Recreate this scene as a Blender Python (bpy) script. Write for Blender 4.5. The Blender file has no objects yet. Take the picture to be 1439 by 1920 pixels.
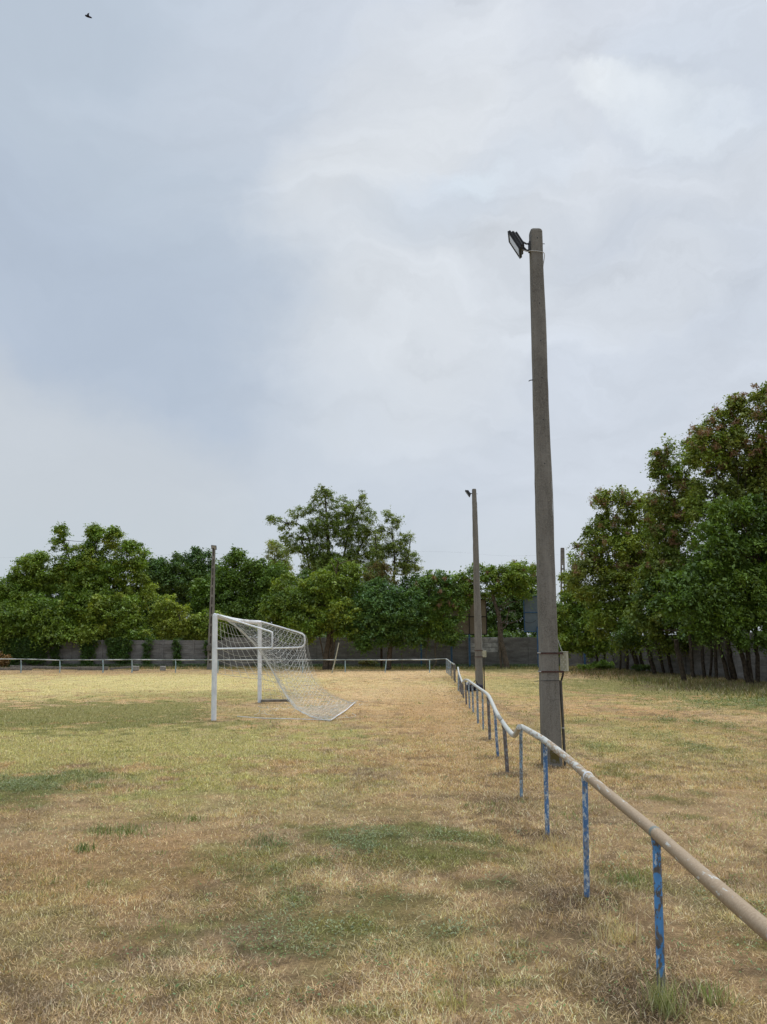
import bpy, math, random
import numpy as np
from mathutils import Vector, Matrix

# ------------------------------------------------------------------ camera, world, sun
scene = bpy.context.scene
H_CAM = 1.68
FOC = 1442.0                       # focal length in pixels of the 1439 x 1920 photograph
CX, CY = 719.5, 960.0
PITCH = math.atan(249.0 / FOC)
CP, SP = math.cos(PITCH), math.sin(PITCH)

cam_data = bpy.data.cameras.new("camera")
cam_data.sensor_fit = 'VERTICAL'
cam_data.sensor_height = 24.0
cam_data.lens = 24.0 * FOC / 1920.0
cam_data.clip_start = 0.05
cam_data.clip_end = 4000.0
cam = bpy.data.objects.new("camera", cam_data)
scene.collection.objects.link(cam)
cam.location = (0, 0, H_CAM)
cam.rotation_euler = (math.pi / 2 + PITCH, 0, 0)
scene.camera = cam

SUN_EL, SUN_AZ = math.radians(58), math.radians(38)      # azimuth clockwise from +Y
world = bpy.data.worlds.new("World")
scene.world = world
world.use_nodes = True
wt = world.node_tree
wn, wl = wt.nodes, wt.links
wn.clear()


def wnode(t, **kw):
    n = wn.new(t)
    for k, v in kw.items():
        setattr(n, k, v)
    return n


def pix_dir(px, py):
    v = Vector((px - CX, FOC * CP - (CY - py) * SP, FOC * SP + (CY - py) * CP))
    return v.normalized()


sky = wnode('ShaderNodeTexSky', sky_type='NISHITA')
sky.sun_disc = False
sky.sun_elevation = SUN_EL
sky.sun_rotation = SUN_AZ
sky.air_density = 1.2
sky.dust_density = 3.0
tc = wnode('ShaderNodeTexCoord')
sep = wnode('ShaderNodeSeparateXYZ')
wl.new(tc.outputs['Generated'], sep.inputs[0])


def wmath(op, a, b=None, c=None, clamp=False):
    n = wnode('ShaderNodeMath', operation=op)
    n.use_clamp = clamp
    for i, v in enumerate((a, b, c)):
        if v is None:
            continue
        if isinstance(v, (int, float)):
            n.inputs[i].default_value = v
        else:
            wl.new(v, n.inputs[i])
    return n.outputs[0]


def wmap(v, a, b, c, d, smooth=True):
    n = wnode('ShaderNodeMapRange')
    n.interpolation_type = 'SMOOTHSTEP' if smooth else 'LINEAR'
    wl.new(v, n.inputs[0])
    for i, x in enumerate((a, b, c, d)):
        n.inputs[i + 1].default_value = x
    return n.outputs[0]


def wmix(f, a, b):
    n = wnode('ShaderNodeMix', data_type='RGBA')
    for sock, v in ((n.inputs[0], f), (n.inputs[6], a), (n.inputs[7], b)):
        if isinstance(v, (int, float)):
            sock.default_value = v
        elif isinstance(v, tuple):
            sock.default_value = (*v, 1)
        else:
            wl.new(v, sock)
    return n.outputs[2]


# soft warp of the view direction so that the cloud masses have irregular edges
warp = wnode('ShaderNodeTexNoise')
warp.inputs['Scale'].default_value = 2.2
warp.inputs['Detail'].default_value = 3
warp.inputs['Roughness'].default_value = 0.45
wl.new(tc.outputs['Generated'], warp.inputs['Vector'])
wsub = wnode('ShaderNodeVectorMath', operation='SUBTRACT')
wl.new(warp.outputs['Color'], wsub.inputs[0])
wsub.inputs[1].default_value = (0.5, 0.5, 0.5)
wsc = wnode('ShaderNodeVectorMath', operation='SCALE')
wl.new(wsub.outputs[0], wsc.inputs[0])
wsc.inputs['Scale'].default_value = 0.26
warp2 = wnode('ShaderNodeTexNoise')
warp2.inputs['Scale'].default_value = 7.5
warp2.inputs['Detail'].default_value = 6
warp2.inputs['Roughness'].default_value = 0.6
wl.new(tc.outputs['Generated'], warp2.inputs['Vector'])
wsub2 = wnode('ShaderNodeVectorMath', operation='SUBTRACT')
wl.new(warp2.outputs['Color'], wsub2.inputs[0])
wsub2.inputs[1].default_value = (0.5, 0.5, 0.5)
wsc2 = wnode('ShaderNodeVectorMath', operation='SCALE')
wl.new(wsub2.outputs[0], wsc2.inputs[0])
wsc2.inputs['Scale'].default_value = 0.16
wadd0 = wnode('ShaderNodeVectorMath', operation='ADD')
wl.new(wsc.outputs[0], wadd0.inputs[0])
wl.new(wsc2.outputs[0], wadd0.inputs[1])
wadd = wnode('ShaderNodeVectorMath', operation='ADD')
wl.new(tc.outputs['Generated'], wadd.inputs[0])
wl.new(wadd0.outputs[0], wadd.inputs[1])
wnorm = wnode('ShaderNodeVectorMath', operation='NORMALIZE')
wl.new(wadd.outputs[0], wnorm.inputs[0])
WD = wnorm.outputs[0]


def lobe(px, py, r_in, r_out):
    """1 inside r_in degrees of the sky direction seen at a pixel, 0 beyond r_out"""
    d = pix_dir(px, py)
    n = wnode('ShaderNodeVectorMath', operation='DOT_PRODUCT')
    wl.new(WD, n.inputs[0])
    n.inputs[1].default_value = d
    return wmap(n.outputs['Value'], math.cos(math.radians(r_out)), math.cos(math.radians(r_in)), 0, 1)


def wisp(px, py, ang, a_deg, b_deg):
    """elongated soft lobe; ang is its tilt in the sky"""
    d = pix_dir(px, py)
    right = Vector((d.y, -d.x, 0)).normalized()
    up = right.cross(d)
    a = right * math.cos(ang) + up * math.sin(ang)
    b = -right * math.sin(ang) + up * math.cos(ang)
    out = []
    for axis, deg in ((a, a_deg), (b, b_deg)):
        n = wnode('ShaderNodeVectorMath', operation='DOT_PRODUCT')
        wl.new(WD, n.inputs[0])
        n.inputs[1].default_value = axis
        q = wmath('DIVIDE', n.outputs['Value'], math.sin(math.radians(deg)))
        out.append(wmath('MULTIPLY', q, q))
    s = wmath('ADD', out[0], out[1])
    f = wnode('ShaderNodeVectorMath', operation='DOT_PRODUCT')
    wl.new(WD, f.inputs[0])
    f.inputs[1].default_value = d
    return wmath('MULTIPLY', wmap(s, 0.0, 1.0, 1, 0), wmath('GREATER_THAN', f.outputs['Value'], 0))


cn = wnode('ShaderNodeTexNoise')
cn.inputs['Scale'].default_value = 3.6
cn.inputs['Detail'].default_value = 6
cn.inputs['Roughness'].default_value = 0.5
cmap_ = wnode('ShaderNodeMapping')
cmap_.inputs['Scale'].default_value = (1, 1, 1.9)
cmap_.inputs['Rotation'].default_value = (0.0, 0.45, 0.0)
wl.new(WD, cmap_.inputs['Vector'])
wl.new(cmap_.outputs[0], cn.inputs['Vector'])
noise_c = wmath('SUBTRACT', cn.outputs['Fac'], 0.5)

BLUE = (0.478, 0.550, 0.640)
PALE = (0.590, 0.640, 0.715)
WHITE = (0.690, 0.725, 0.760)
DEEP = (0.405, 0.475, 0.590)
# overall: bluish to the left, whiter to the right
side = wmath('ADD', wmap(sep.outputs[0], -0.34, 0.20, 0.0, 1.0), wmath('MULTIPLY', noise_c, 0.9), clamp=True)
col = wmix(side, BLUE, PALE)
col = wmix(wmath('MULTIPLY', wisp(130, 640, -0.4, 24, 15), 0.50), col, DEEP)
for (px_, py_, an, a, b, s, c) in (
        (810, 540, 1.0, 22, 11, 0.60, WHITE), (730, 620, 0.6, 7, 5, 0.40, WHITE),
        (760, 260, 0.95, 14, 6, 0.75, WHITE),
        (1220, 200, -0.42, 7.5, 2.3, 0.62, (0.82, 0.87, 0.90)), (1190, 180, -0.6, 3.5, 1.2, 0.35, (0.85, 0.89, 0.92)), (1290, 330, -0.1, 10, 3.5, 0.35, WHITE),
        (900, 370, 0.35, 3.0, 1.5, 0.5, (0.72, 0.80, 0.85)), (600, 100, 0.2, 14, 8, 0.35, PALE),
        (40, 915, -0.08, 24, 9.5, 0.50, (0.640, 0.660, 0.665)),
        (1180, 560, 0.3, 12, 4, 0.35, WHITE)):
    col = wmix(wmath('MULTIPLY', wisp(px_, py_, an, a, b), s), col, c)
for (px_, py_, an, a, b, s) in ((930, 370, 0.35, 8, 3.0, 0.30), (1439, 90, 0.3, 11, 7, 0.40), (820, 440, 0.5, 6, 3.5, 0.22)):
    col = wmix(wmath('MULTIPLY', wisp(px_, py_, an, a, b), s), col, (0.52, 0.60, 0.70))
# band just over the horizon
hz = wmap(sep.outputs[2], 0.02, 0.22, 1, 0)
col = wmix(wmath('MULTIPLY', hz, 0.65), col, (0.560, 0.625, 0.672))
# fine mottling and an extra zenith glow, added above the frame to light the field
# streaked, layered wisps stretched along one direction of the wind
sm = wnode('ShaderNodeMapping')
sm.inputs['Rotation'].default_value = (0.0, -0.5, 0.0)
sm.inputs['Scale'].default_value = (1.0, 1.0, 3.4)
wl.new(WD, sm.inputs['Vector'])
sn = wnode('ShaderNodeTexNoise')
sn.inputs['Scale'].default_value = 6.5
sn.inputs['Detail'].default_value = 8
sn.inputs['Roughness'].default_value = 0.56
sn.inputs['Distortion'].default_value = 0.5
wl.new(sm.outputs[0], sn.inputs['Vector'])
streak = wmath('SUBTRACT', sn.outputs['Fac'], 0.5)
streak = wmath('MULTIPLY', wmath('MULTIPLY', streak, wmap(sep.outputs[0], -0.35, 0.20, 0.10, 0.42)), wmap(sep.outputs[2], 0.10, 0.50, 0.25, 1.0))
mot = wmath('ADD', wmath('ADD', wmath('MULTIPLY', noise_c, 0.13), streak), 1.02)
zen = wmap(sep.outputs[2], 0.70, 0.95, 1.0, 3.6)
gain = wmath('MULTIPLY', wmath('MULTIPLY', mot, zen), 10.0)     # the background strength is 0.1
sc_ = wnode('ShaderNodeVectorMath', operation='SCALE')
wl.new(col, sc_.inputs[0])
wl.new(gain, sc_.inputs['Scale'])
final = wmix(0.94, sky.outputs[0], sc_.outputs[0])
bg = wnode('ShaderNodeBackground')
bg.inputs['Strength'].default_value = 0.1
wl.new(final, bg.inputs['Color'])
wo = wnode('ShaderNodeOutputWorld')
wl.new(bg.outputs[0], wo.inputs[0])

sun_data = bpy.data.lights.new("sun", 'SUN')
sun_data.energy = 1.5
sun_data.angle = math.radians(24)          # thin cloud: a very soft sun
sun_data.color = (1.0, 0.95, 0.87)
sun = bpy.data.objects.new("sun", sun_data)
scene.collection.objects.link(sun)
sd = Vector((math.sin(SUN_AZ) * math.cos(SUN_EL), math.cos(SUN_AZ) * math.cos(SUN_EL), math.sin(SUN_EL)))
sun.rotation_euler = sd.to_track_quat('Z', 'Y').to_euler()
sun.location = sd * 60

scene.view_settings.view_transform = 'Standard'
scene.view_settings.look = 'None'
scene.view_settings.exposure = 0.06
scene.view_settings.gamma = 1.0
scene.view_settings.use_curve_mapping = False
scene.cycles.max_bounces = 6
scene.cycles.diffuse_bounces = 3
scene.cycles.transparent_max_bounces = 8

# ------------------------------------------------------------------ helpers
rng = np.random.default_rng(7)
random.seed(7)
COL = scene.collection


def P(px, py, Y):
    """the point at distance Y (metres along +Y) that the photograph shows at a pixel"""
    dx = px - CX
    dy = FOC * CP - (CY - py) * SP
    dz = FOC * SP + (CY - py) * CP
    t = Y / dy
    return Vector((dx * t, Y, H_CAM + dz * t))


def G(px, py, z=0.0):
    dy = FOC * CP - (CY - py) * SP
    dz = FOC * SP + (CY - py) * CP
    t = (z - H_CAM) / dz
    return Vector(((px - CX) * t, dy * t, z))


ORG = {}


def tag(o, label=None, cat=None, group=None, kind=None):
    if label: o['label'] = label
    if cat: o['category'] = cat
    if group: o['group'] = group
    if kind: o['kind'] = kind
    return o


def empty(name, loc, label, cat, group=None):
    o = bpy.data.objects.new(name, None)
    o.empty_display_size = 0.3
    COL.objects.link(o)
    o.location = loc
    ORG[o.name] = Vector(loc)
    tag(o, label, cat, group)
    return o


def link_mesh(name, me, parent=None, origin=None):
    o = bpy.data.objects.new(name, me)
    COL.objects.link(o)
    if parent is not None:
        o.parent = parent
        ORG[o.name] = ORG[parent.name]
    else:
        o.location = origin if origin is not None else (0, 0, 0)
        ORG[o.name] = Vector(o.location)
    return o


class MB:
    """collects faces in world coordinates, links them as one mesh object"""
    def __init__(s):
        s.v, s.f = [], []

    def add(s, vs, fs):
        n = len(s.v)
        s.v += [tuple(x) for x in vs]
        s.f += [tuple(i + n for i in f) for f in fs]
        return s

    def box(s, c, size, M=None, bev=0.0):
        hx, hy, hz = size[0] / 2, size[1] / 2, size[2] / 2
        M = M or Matrix.Identity(3)
        c = Vector(c)
        if bev <= 0:
            vs = [c + M @ Vector((x, y, z)) for x in (-hx, hx) for y in (-hy, hy) for z in (-hz, hz)]
            return s.add(vs, [(0, 1, 3, 2), (4, 6, 7, 5), (0, 4, 5, 1), (2, 3, 7, 6), (0, 2, 6, 4), (1, 5, 7, 3)])
        b = bev
        ring = [(hx - b, hy), (hx, hy - b), (hx, -hy + b), (hx - b, -hy), (-hx + b, -hy), (-hx, -hy + b), (-hx, hy - b), (-hx + b, hy)]
        lay = [(-hz, b), (-hz + b, 0), (hz - b, 0), (hz, b)]
        vs = []
        for z, i in lay:
            for (x, y) in ring:
                vs.append(c + M @ Vector((x - math.copysign(i, x), y - math.copysign(i, y), z)))
        fs = [tuple(range(8)), tuple(reversed(range(24, 32)))]
        for k in range(3):
            for i in range(8):
                j = (i + 1) % 8
                fs.append((k * 8 + i, k * 8 + 8 + i, k * 8 + 8 + j, k * 8 + j))
        return s.add(vs, fs)

    def tube(s, pts, radii, n=8, cap=True, squash=1.0):
        pts = [Vector(p) for p in pts]
        if isinstance(radii, (int, float)):
            radii = [radii] * len(pts)
        rings = []
        ref = None
        for i, p in enumerate(pts):
            t = (pts[min(i + 1, len(pts) - 1)] - pts[max(i - 1, 0)])
            t = t.normalized() if t.length > 1e-9 else Vector((0, 0, 1))
            if ref is None:
                ref = Vector((1, 0, 0)) if abs(t.x) < 0.9 else Vector((0, 1, 0))
            a = (ref - t * ref.dot(t)).normalized()
            ref = a
            b = t.cross(a)
            rings.append([p + (a * math.cos(2 * math.pi * k / n) + b * math.sin(2 * math.pi * k / n) * squash) * radii[i] for k in range(n)])
        vs = [v for r in rings for v in r]
        fs = []
        for i in range(len(pts) - 1):
            for k in range(n):
                l = (k + 1) % n
                fs.append((i * n + k, i * n + l, (i + 1) * n + l, (i + 1) * n + k))
        if cap:
            fs.append(tuple(reversed(range(n))))
            m = (len(pts) - 1) * n
            fs.append(tuple(range(m, m + n)))
        return s.add(vs, fs)

    def build(s, name, mat, parent=None, smooth=False, origin=None):
        if parent is not None:
            o0 = ORG[parent.name]
        else:
            o0 = Vector(origin) if origin is not None else Vector((0, 0, 0))
        me = bpy.data.meshes.new(name)
        me.from_pydata([(x - o0.x, y - o0.y, z - o0.z) for x, y, z in s.v], [], s.f)
        me.materials.append(mat)
        if smooth:
            me.polygons.foreach_set('use_smooth', [True] * len(me.polygons))
            me.set_sharp_from_angle(angle=math.radians(50))
        return link_mesh(name, me, parent, o0 if parent is None else None)


def np_mesh(name, V, F, mat, col=None, parent=None, origin=None):
    """V (n,3) world coords, F (m,k) faces of equal size, col (n,3) a colour per vertex"""
    o0 = ORG[parent.name] if parent is not None else Vector(origin if origin is not None else (0, 0, 0))
    me = bpy.data.meshes.new(name)
    V = np.asarray(V, dtype=np.float32) - np.array(o0[:], dtype=np.float32)
    F = np.asarray(F, dtype=np.int32)
    m, k = F.shape
    me.vertices.add(len(V))
    me.vertices.foreach_set('co', V.ravel())
    me.loops.add(m * k)
    me.loops.foreach_set('vertex_index', F.ravel())
    me.polygons.add(m)
    me.polygons.foreach_set('loop_start', np.arange(0, m * k, k, dtype=np.int32))
    me.update(calc_edges=True)
    if col is not None:
        a = me.color_attributes.new('tint', 'FLOAT_COLOR', 'POINT')
        c4 = np.ones((len(V), 4), dtype=np.float32)
        c4[:, :3] = col
        a.data.foreach_set('color', c4.ravel())
    me.materials.append(mat)
    return link_mesh(name, me, parent, o0 if parent is None else None)


# value noise in numpy
def _hash(ix, iy, seed):
    h = (ix.astype(np.int64) * 374761393 + iy.astype(np.int64) * 668265263 + seed * 1442695041) & 0x7fffffff
    h = ((h ^ (h >> 13)) * 1274126177) & 0x7fffffff
    h = h ^ (h >> 16)
    return (h & 0xffff) / 65535.0


def vnoise(x, y, seed=0):
    ix, iy = np.floor(x), np.floor(y)
    fx, fy = x - ix, y - iy
    fx, fy = fx * fx * (3 - 2 * fx), fy * fy * (3 - 2 * fy)
    a = _hash(ix, iy, seed); b = _hash(ix + 1, iy, seed)
    c = _hash(ix, iy + 1, seed); d = _hash(ix + 1, iy + 1, seed)
    return (a * (1 - fx) + b * fx) * (1 - fy) + (c * (1 - fx) + d * fx) * fy


def fbm(x, y, octv=4, seed=0):
    s, a, t = 0, 1.0, 0
    for i in range(octv):
        s = s + a * vnoise(x * 2 ** i + 17 * i, y * 2 ** i - 9 * i, seed + i)
        t += a
        a *= 0.55
    return s / t


# ------------------------------------------------------------------ materials
class Mat:
    def __init__(s, name):
        s.m = bpy.data.materials.new(name)
        s.m.use_nodes = True
        s.t = s.m.node_tree
        s.n, s.l = s.t.nodes, s.t.links
        s.b = s.n['Principled BSDF']
        s.tc = None

    def co(s, kind='Object', scale=(1, 1, 1)):
        if s.tc is None:
            s.tc = s.n.new('ShaderNodeTexCoord')
            s.geo = s.n.new('ShaderNodeNewGeometry')
        m = s.n.new('ShaderNodeMapping')
        m.inputs['Scale'].default_value = scale
        s.l.new(s.geo.outputs['Position'] if kind == 'World' else s.tc.outputs[kind], m.inputs[0])
        return m.outputs[0]

    def noise(s, co, scale, detail=4, rough=0.6, dist=0.0):
        n = s.n.new('ShaderNodeTexNoise')
        n.inputs['Scale'].default_value = scale
        n.inputs['Detail'].default_value = detail
        n.inputs['Roughness'].default_value = rough
        n.inputs['Distortion'].default_value = dist
        s.l.new(co, n.inputs['Vector'])
        return n.outputs['Fac']

    def rng(s, v, a, b, c=0.0, d=1.0):
        n = s.n.new('ShaderNodeMapRange')
        s.l.new(v, n.inputs[0])
        for i, x in enumerate((a, b, c, d)):
            n.inputs[i + 1].default_value = x
        return n.outputs[0]

    def mix(s, f, a, b, mode='MIX'):
        n = s.n.new('ShaderNodeMix')
        n.data_type = 'RGBA'
        n.blend_type = mode
        for sock, v in ((n.inputs[0], f), (n.inputs[6], a), (n.inputs[7], b)):
            if isinstance(v, (int, float)):
                sock.default_value = v
            elif isinstance(v, tuple):
                sock.default_value = (*v, 1)
            else:
                s.l.new(v, sock)
        return n.outputs[2]

    def math(s, op, a, b):
        n = s.n.new('ShaderNodeMath')
        n.operation = op
        for i, v in enumerate((a, b)):
            if isinstance(v, (int, float)):
                n.inputs[i].default_value = v
            else:
                s.l.new(v, n.inputs[i])
        return n.outputs[0]

    def color(s, c):
        if isinstance(c, tuple):
            s.b.inputs['Base Color'].default_value = (*c, 1)
        else:
            s.l.new(c, s.b.inputs['Base Color'])
        return s

    def rough(s, r, spec=0.3, metal=0.0):
        s.b.inputs['Roughness'].default_value = r
        s.b.inputs['Specular IOR Level'].default_value = spec
        s.b.inputs['Metallic'].default_value = metal
        return s

    def bump(s, v, strength=0.4, dist=0.01):
        n = s.n.new('ShaderNodeBump')
        n.inputs['Strength'].default_value = strength
        n.inputs['Distance'].default_value = dist
        s.l.new(v, n.inputs['Height'])
        s.l.new(n.outputs[0], s.b.inputs['Normal'])
        return s

    def attr(s, name='tint'):
        n = s.n.new('ShaderNodeAttribute')
        n.attribute_name = name
        return n.outputs['Color']


def simple(name, a, b, scale, rough=0.7, spec=0.3, bump=0.2, lo=0.35, hi=0.65, metal=0.0):
    m = Mat(name)
    co = m.co('World')
    n = m.noise(co, scale)
    m.color(m.mix(m.rng(n, lo, hi), a, b)).rough(rough, spec, metal)
    if bump:
        m.bump(n, bump, 0.005)
    return m.m


def leaf_material(name, trans=0.35):
    m = Mat(name)
    c = m.attr()
    m.n.remove(m.b)
    d = m.n.new('ShaderNodeBsdfDiffuse')
    t = m.n.new('ShaderNodeBsdfTranslucent')
    g = m.n.new('ShaderNodeBsdfGlossy')
    g.inputs['Roughness'].default_value = 0.45
    g.inputs['Color'].default_value = (0.8, 0.85, 0.9, 1)
    m.l.new(c, d.inputs[0])
    ct = m.mix(1.0, c, (1.25, 1.3, 0.55), 'MULTIPLY')
    m.l.new(ct, t.inputs[0])
    m1 = m.n.new('ShaderNodeMixShader'); m1.inputs[0].default_value = trans
    m.l.new(d.outputs[0], m1.inputs[1]); m.l.new(t.outputs[0], m1.inputs[2])
    m2 = m.n.new('ShaderNodeMixShader'); m2.inputs[0].default_value = 0.03
    m.l.new(m1.outputs[0], m2.inputs[1]); m.l.new(g.outputs[0], m2.inputs[2])
    m.l.new(m2.outputs[0], m.n['Material Output'].inputs[0])
    return m.m


M_LEAF = leaf_material('leaf', 0.24)
M_GRASS = leaf_material('grass_blade', 0.2)

m = Mat('ground'); co = m.co('World')
n1 = m.noise(m.co('World', (1, 1, 1)), 38, 6, 0.75)
n2 = m.noise(co, 7, 5, 0.7)
n3 = m.noise(m.co('World', (0.5, 1.6, 1)), 2.6, 6, 0.7)
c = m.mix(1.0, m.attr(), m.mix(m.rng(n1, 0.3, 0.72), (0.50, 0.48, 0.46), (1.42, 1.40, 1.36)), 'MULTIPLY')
c = m.mix(1.0, c, m.mix(m.rng(n2, 0.3, 0.7), (0.80, 0.80, 0.78), (1.18, 1.16, 1.14)), 'MULTIPLY')
c = m.mix(1.0, c, m.mix(m.rng(n3, 0.3, 0.7), (0.80, 0.84, 0.80), (1.20, 1.16, 1.14)), 'MULTIPLY')
m.color(c).rough(0.95, 0.05).bump(n1, 0.9, 0.03)
M_GROUND = m.m

m = Mat('pole_concrete')
co = m.co('World')
big = m.noise(m.co('World', (3, 3, 0.5)), 2.0, 5, 0.6)
fine = m.noise(co, 60, 4, 0.8)
mid = m.noise(co, 14, 5, 0.75)
c = m.mix(m.rng(big, 0.3, 0.7), (0.088, 0.082, 0.070), (0.225, 0.213, 0.188))
c = m.mix(m.rng(mid, 0.50, 0.68, 0, 0.62), c, (0.058, 0.053, 0.045))
sk = m.noise(m.co('World', (9, 9, 0.35)), 3.0, 5, 0.7)
c = m.mix(m.rng(sk, 0.52, 0.70, 0, 0.5), c, (0.06, 0.055, 0.047))
c = m.mix(m.rng(sk, 0.44, 0.30, 0, 0.4), c, (0.27, 0.255, 0.23))
c = m.mix(m.rng(fine, 0.38, 0.66, 0, 0.75), c, (0.25, 0.235, 0.205))
lich = m.noise(co, 26, 3, 0.6)
c = m.mix(m.rng(lich, 0.68, 0.74, 0, 0.7), c, (0.36, 0.34, 0.28))
m.color(c).rough(0.93, 0.1).bump(fine, 0.7, 0.006)
M_POLE = m.m

m = Mat('wall_concrete')
co = m.co('World')
a_ = m.noise(m.co('World', (0.6, 0.6, 2.4)), 1.3, 6, 0.65)
b_ = m.noise(co, 16, 4, 0.7)
c = m.mix(m.rng(a_, 0.3, 0.7), (0.105, 0.098, 0.090), (0.265, 0.250, 0.232))
c = m.mix(m.rng(b_, 0.4, 0.8, 0, 0.5), c, (0.07, 0.065, 0.058))
st = m.noise(m.co('World', (2.5, 2.5, 0.35)), 1.5, 4, 0.6)
c = m.mix(m.rng(st, 0.58, 0.75, 0, 0.6), c, (0.05, 0.052, 0.045))
pa = m.noise(m.co('World', (0.8, 0.8, 1.8)), 2.1, 5, 0.7)
c = m.mix(m.rng(pa, 0.66, 0.78, 0, 0.65), c, (0.42, 0.40, 0.37))
m.color(c).rough(0.95, 0.08).bump(b_, 0.8, 0.012)
M_WALL = m.m
M_WALLPALE = simple('wall_limewash', (0.26, 0.255, 0.25), (0.50, 0.49, 0.48), 3.5, 0.9, 0.1, 0.4, 0.4, 0.6)


def peel(name, paint, under, third, amount, scale=18, seed=0.0, t3=0.66):
    m = Mat(name)
    co = m.co('World', (1, 1, 0.6))
    mp = m.n.new('ShaderNodeMapping'); mp.inputs['Location'].default_value = (seed, seed * 2, seed * 3)
    m.l.new(co, mp.inputs[0]); co = mp.outputs[0]
    n = m.noise(co, scale, 6, 0.68, 0.3)
    k = m.noise(co, scale * 1.7, 5, 0.7)
    pv = m.noise(co, 60, 3, 0.6)
    u = m.mix(m.rng(pv, 0.3, 0.7), under, tuple(x * 1.9 for x in under))
    p = m.mix(m.rng(m.noise(co, 9, 3), 0.35, 0.65), tuple(x * 0.8 for x in paint), tuple(min(1, x * 1.25 + 0.01) for x in paint))
    c = m.mix(m.rng(n, amount - 0.012, amount + 0.012), p, u)
    c = m.mix(m.rng(k, t3 - 0.02, t3 + 0.02), c, third)
    m.color(c).rough(0.62, 0.3).bump(m.rng(n, amount - 0.02, amount + 0.02), -0.5, 0.004)
    return m.m


M_BLUE_A = peel('peeling_blue_paint', (0.070, 0.225, 0.48), (0.085, 0.078, 0.072), (0.50, 0.56, 0.60), 0.478, 13, 6.4, 0.615)
M_BLUE_B = peel('weathered_blue_paint', (0.075, 0.175, 0.36), (0.14, 0.16, 0.19), (0.48, 0.54, 0.57), 0.52, 22, 1.3, 0.55)
M_BLUE_C = peel('pale_blue_paint', (0.19, 0.30, 0.40), (0.12, 0.12, 0.12), (0.44, 0.50, 0.53), 0.50, 26, 5.0, 0.56)
M_RUST_P = peel('grey_rusty_paint', (0.19, 0.21, 0.22), (0.085, 0.07, 0.065), (0.33, 0.36, 0.38), 0.47, 30, 8.0, 0.62)
M_FARPOST = peel('faded_turquoise_paint', (0.26, 0.38, 0.42), (0.20, 0.23, 0.24), (0.40, 0.48, 0.50), 0.55, 10, 2.0, 0.62)

m = Mat('rail_pipe')
co = m.co('World')
n = m.noise(m.co('World', (3.2, 0.7, 3.2)), 11, 7, 0.70, 0.3)
k = m.noise(m.co('World', (3.0, 0.5, 3.0)), 8, 6, 0.72, 0.2)
f = m.noise(co, 90, 3, 0.7)
sepn = m.n.new('ShaderNodeSeparateXYZ'); m.l.new(m.geo.outputs['Position'], sepn.inputs[0])
far = m.rng(sepn.outputs[1], 4.5, 10.0, 0.0, 0.26)
c = m.mix(m.rng(f, 0.3, 0.7), (0.265, 0.190, 0.118), (0.380, 0.290, 0.195))
thr = m.math('ADD', n, far)
c = m.mix(m.rng(thr, 0.595, 0.625), c, (0.48, 0.48, 0.44))
c = m.mix(m.rng(k, 0.67, 0.69), c, (0.30, 0.42, 0.55))
m.color(c).rough(0.6, 0.3).bump(f, 0.3, 0.002)
M_RAIL = m.m
M_FARRAIL = simple('far_rail_pipe', (0.17, 0.19, 0.17), (0.50, 0.52, 0.50), 1.4, 0.6, 0.3, 0, 0.42, 0.58)
M_WHITE = simple('white_paint', (0.62, 0.64, 0.67), (0.78, 0.80, 0.82), 5, 0.45, 0.4, 0.05, 0.3, 0.6)
M_WHITE_WORN = peel('worn_white_paint', (0.66, 0.67, 0.68), (0.22, 0.20, 0.18), (0.5, 0.5, 0.48), 0.66, 30, 4.4, 0.72)
M_NET = simple('net_cord', (0.46, 0.46, 0.42), (0.60, 0.60, 0.56), 8, 0.8, 0.1, 0)
M_BLACK = simple('black_metal', (0.010, 0.011, 0.014), (0.02, 0.021, 0.025), 30, 0.45, 0.4, 0.1)
m = Mat('lamp_glass'); m.color((0.30, 0.32, 0.33)).rough(0.15, 0.6); M_GLASS = m.m
M_BOX = simple('cream_metal_box', (0.28, 0.27, 0.19), (0.40, 0.385, 0.29), 14, 0.6, 0.3, 0.1)
M_BOXPAT = simple('cream_box_relief', (0.40, 0.39, 0.31), (0.52, 0.51, 0.43), 40, 0.6, 0.3, 0.1)
M_BAND = simple('rusty_steel_band', (0.030, 0.018, 0.016), (0.10, 0.045, 0.035), 40, 0.7, 0.3, 0.2)
M_BOLT = simple('galvanised_bolt', (0.25, 0.25, 0.24), (0.45, 0.45, 0.43), 60, 0.5, 0.5, 0, metal=0.4)
M_COND = simple('dark_conduit', (0.022, 0.020, 0.018), (0.05, 0.045, 0.04), 12, 0.6, 0.3, 0.1)
M_CONDG = simple('grey_conduit', (0.07, 0.065, 0.055), (0.12, 0.11, 0.095), 12, 0.7, 0.3, 0.1)
M_CABLE = simple('pale_cable', (0.38, 0.39, 0.38), (0.52, 0.53, 0.52), 20, 0.6, 0.3, 0)
M_YELLOW = simple('yellow_band', (0.42, 0.22, 0.03), (0.52, 0.30, 0.06), 9, 0.7, 0.2, 0)
M_BILLB = simple('blue_grey_sheet', (0.115, 0.150, 0.180), (0.160, 0.195, 0.225), 1.5, 0.5, 0.3, 0.05)
M_BILLF = simple('blue_frame_paint', (0.035, 0.085, 0.17), (0.06, 0.14, 0.26), 5, 0.6, 0.3, 0)
M_BROWN = simple('faded_brown_sheet', (0.21, 0.165, 0.125), (0.30, 0.25, 0.195), 1.2, 0.8, 0.1, 0.1)
M_DARKF = simple('dark_rusty_frame', (0.03, 0.028, 0.028), (0.07, 0.06, 0.055), 5, 0.8, 0.1, 0)
M_BARK = simple('dark_bark', (0.030, 0.024, 0.018), (0.085, 0.068, 0.050), 9, 0.95, 0.05, 0.8)
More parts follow.
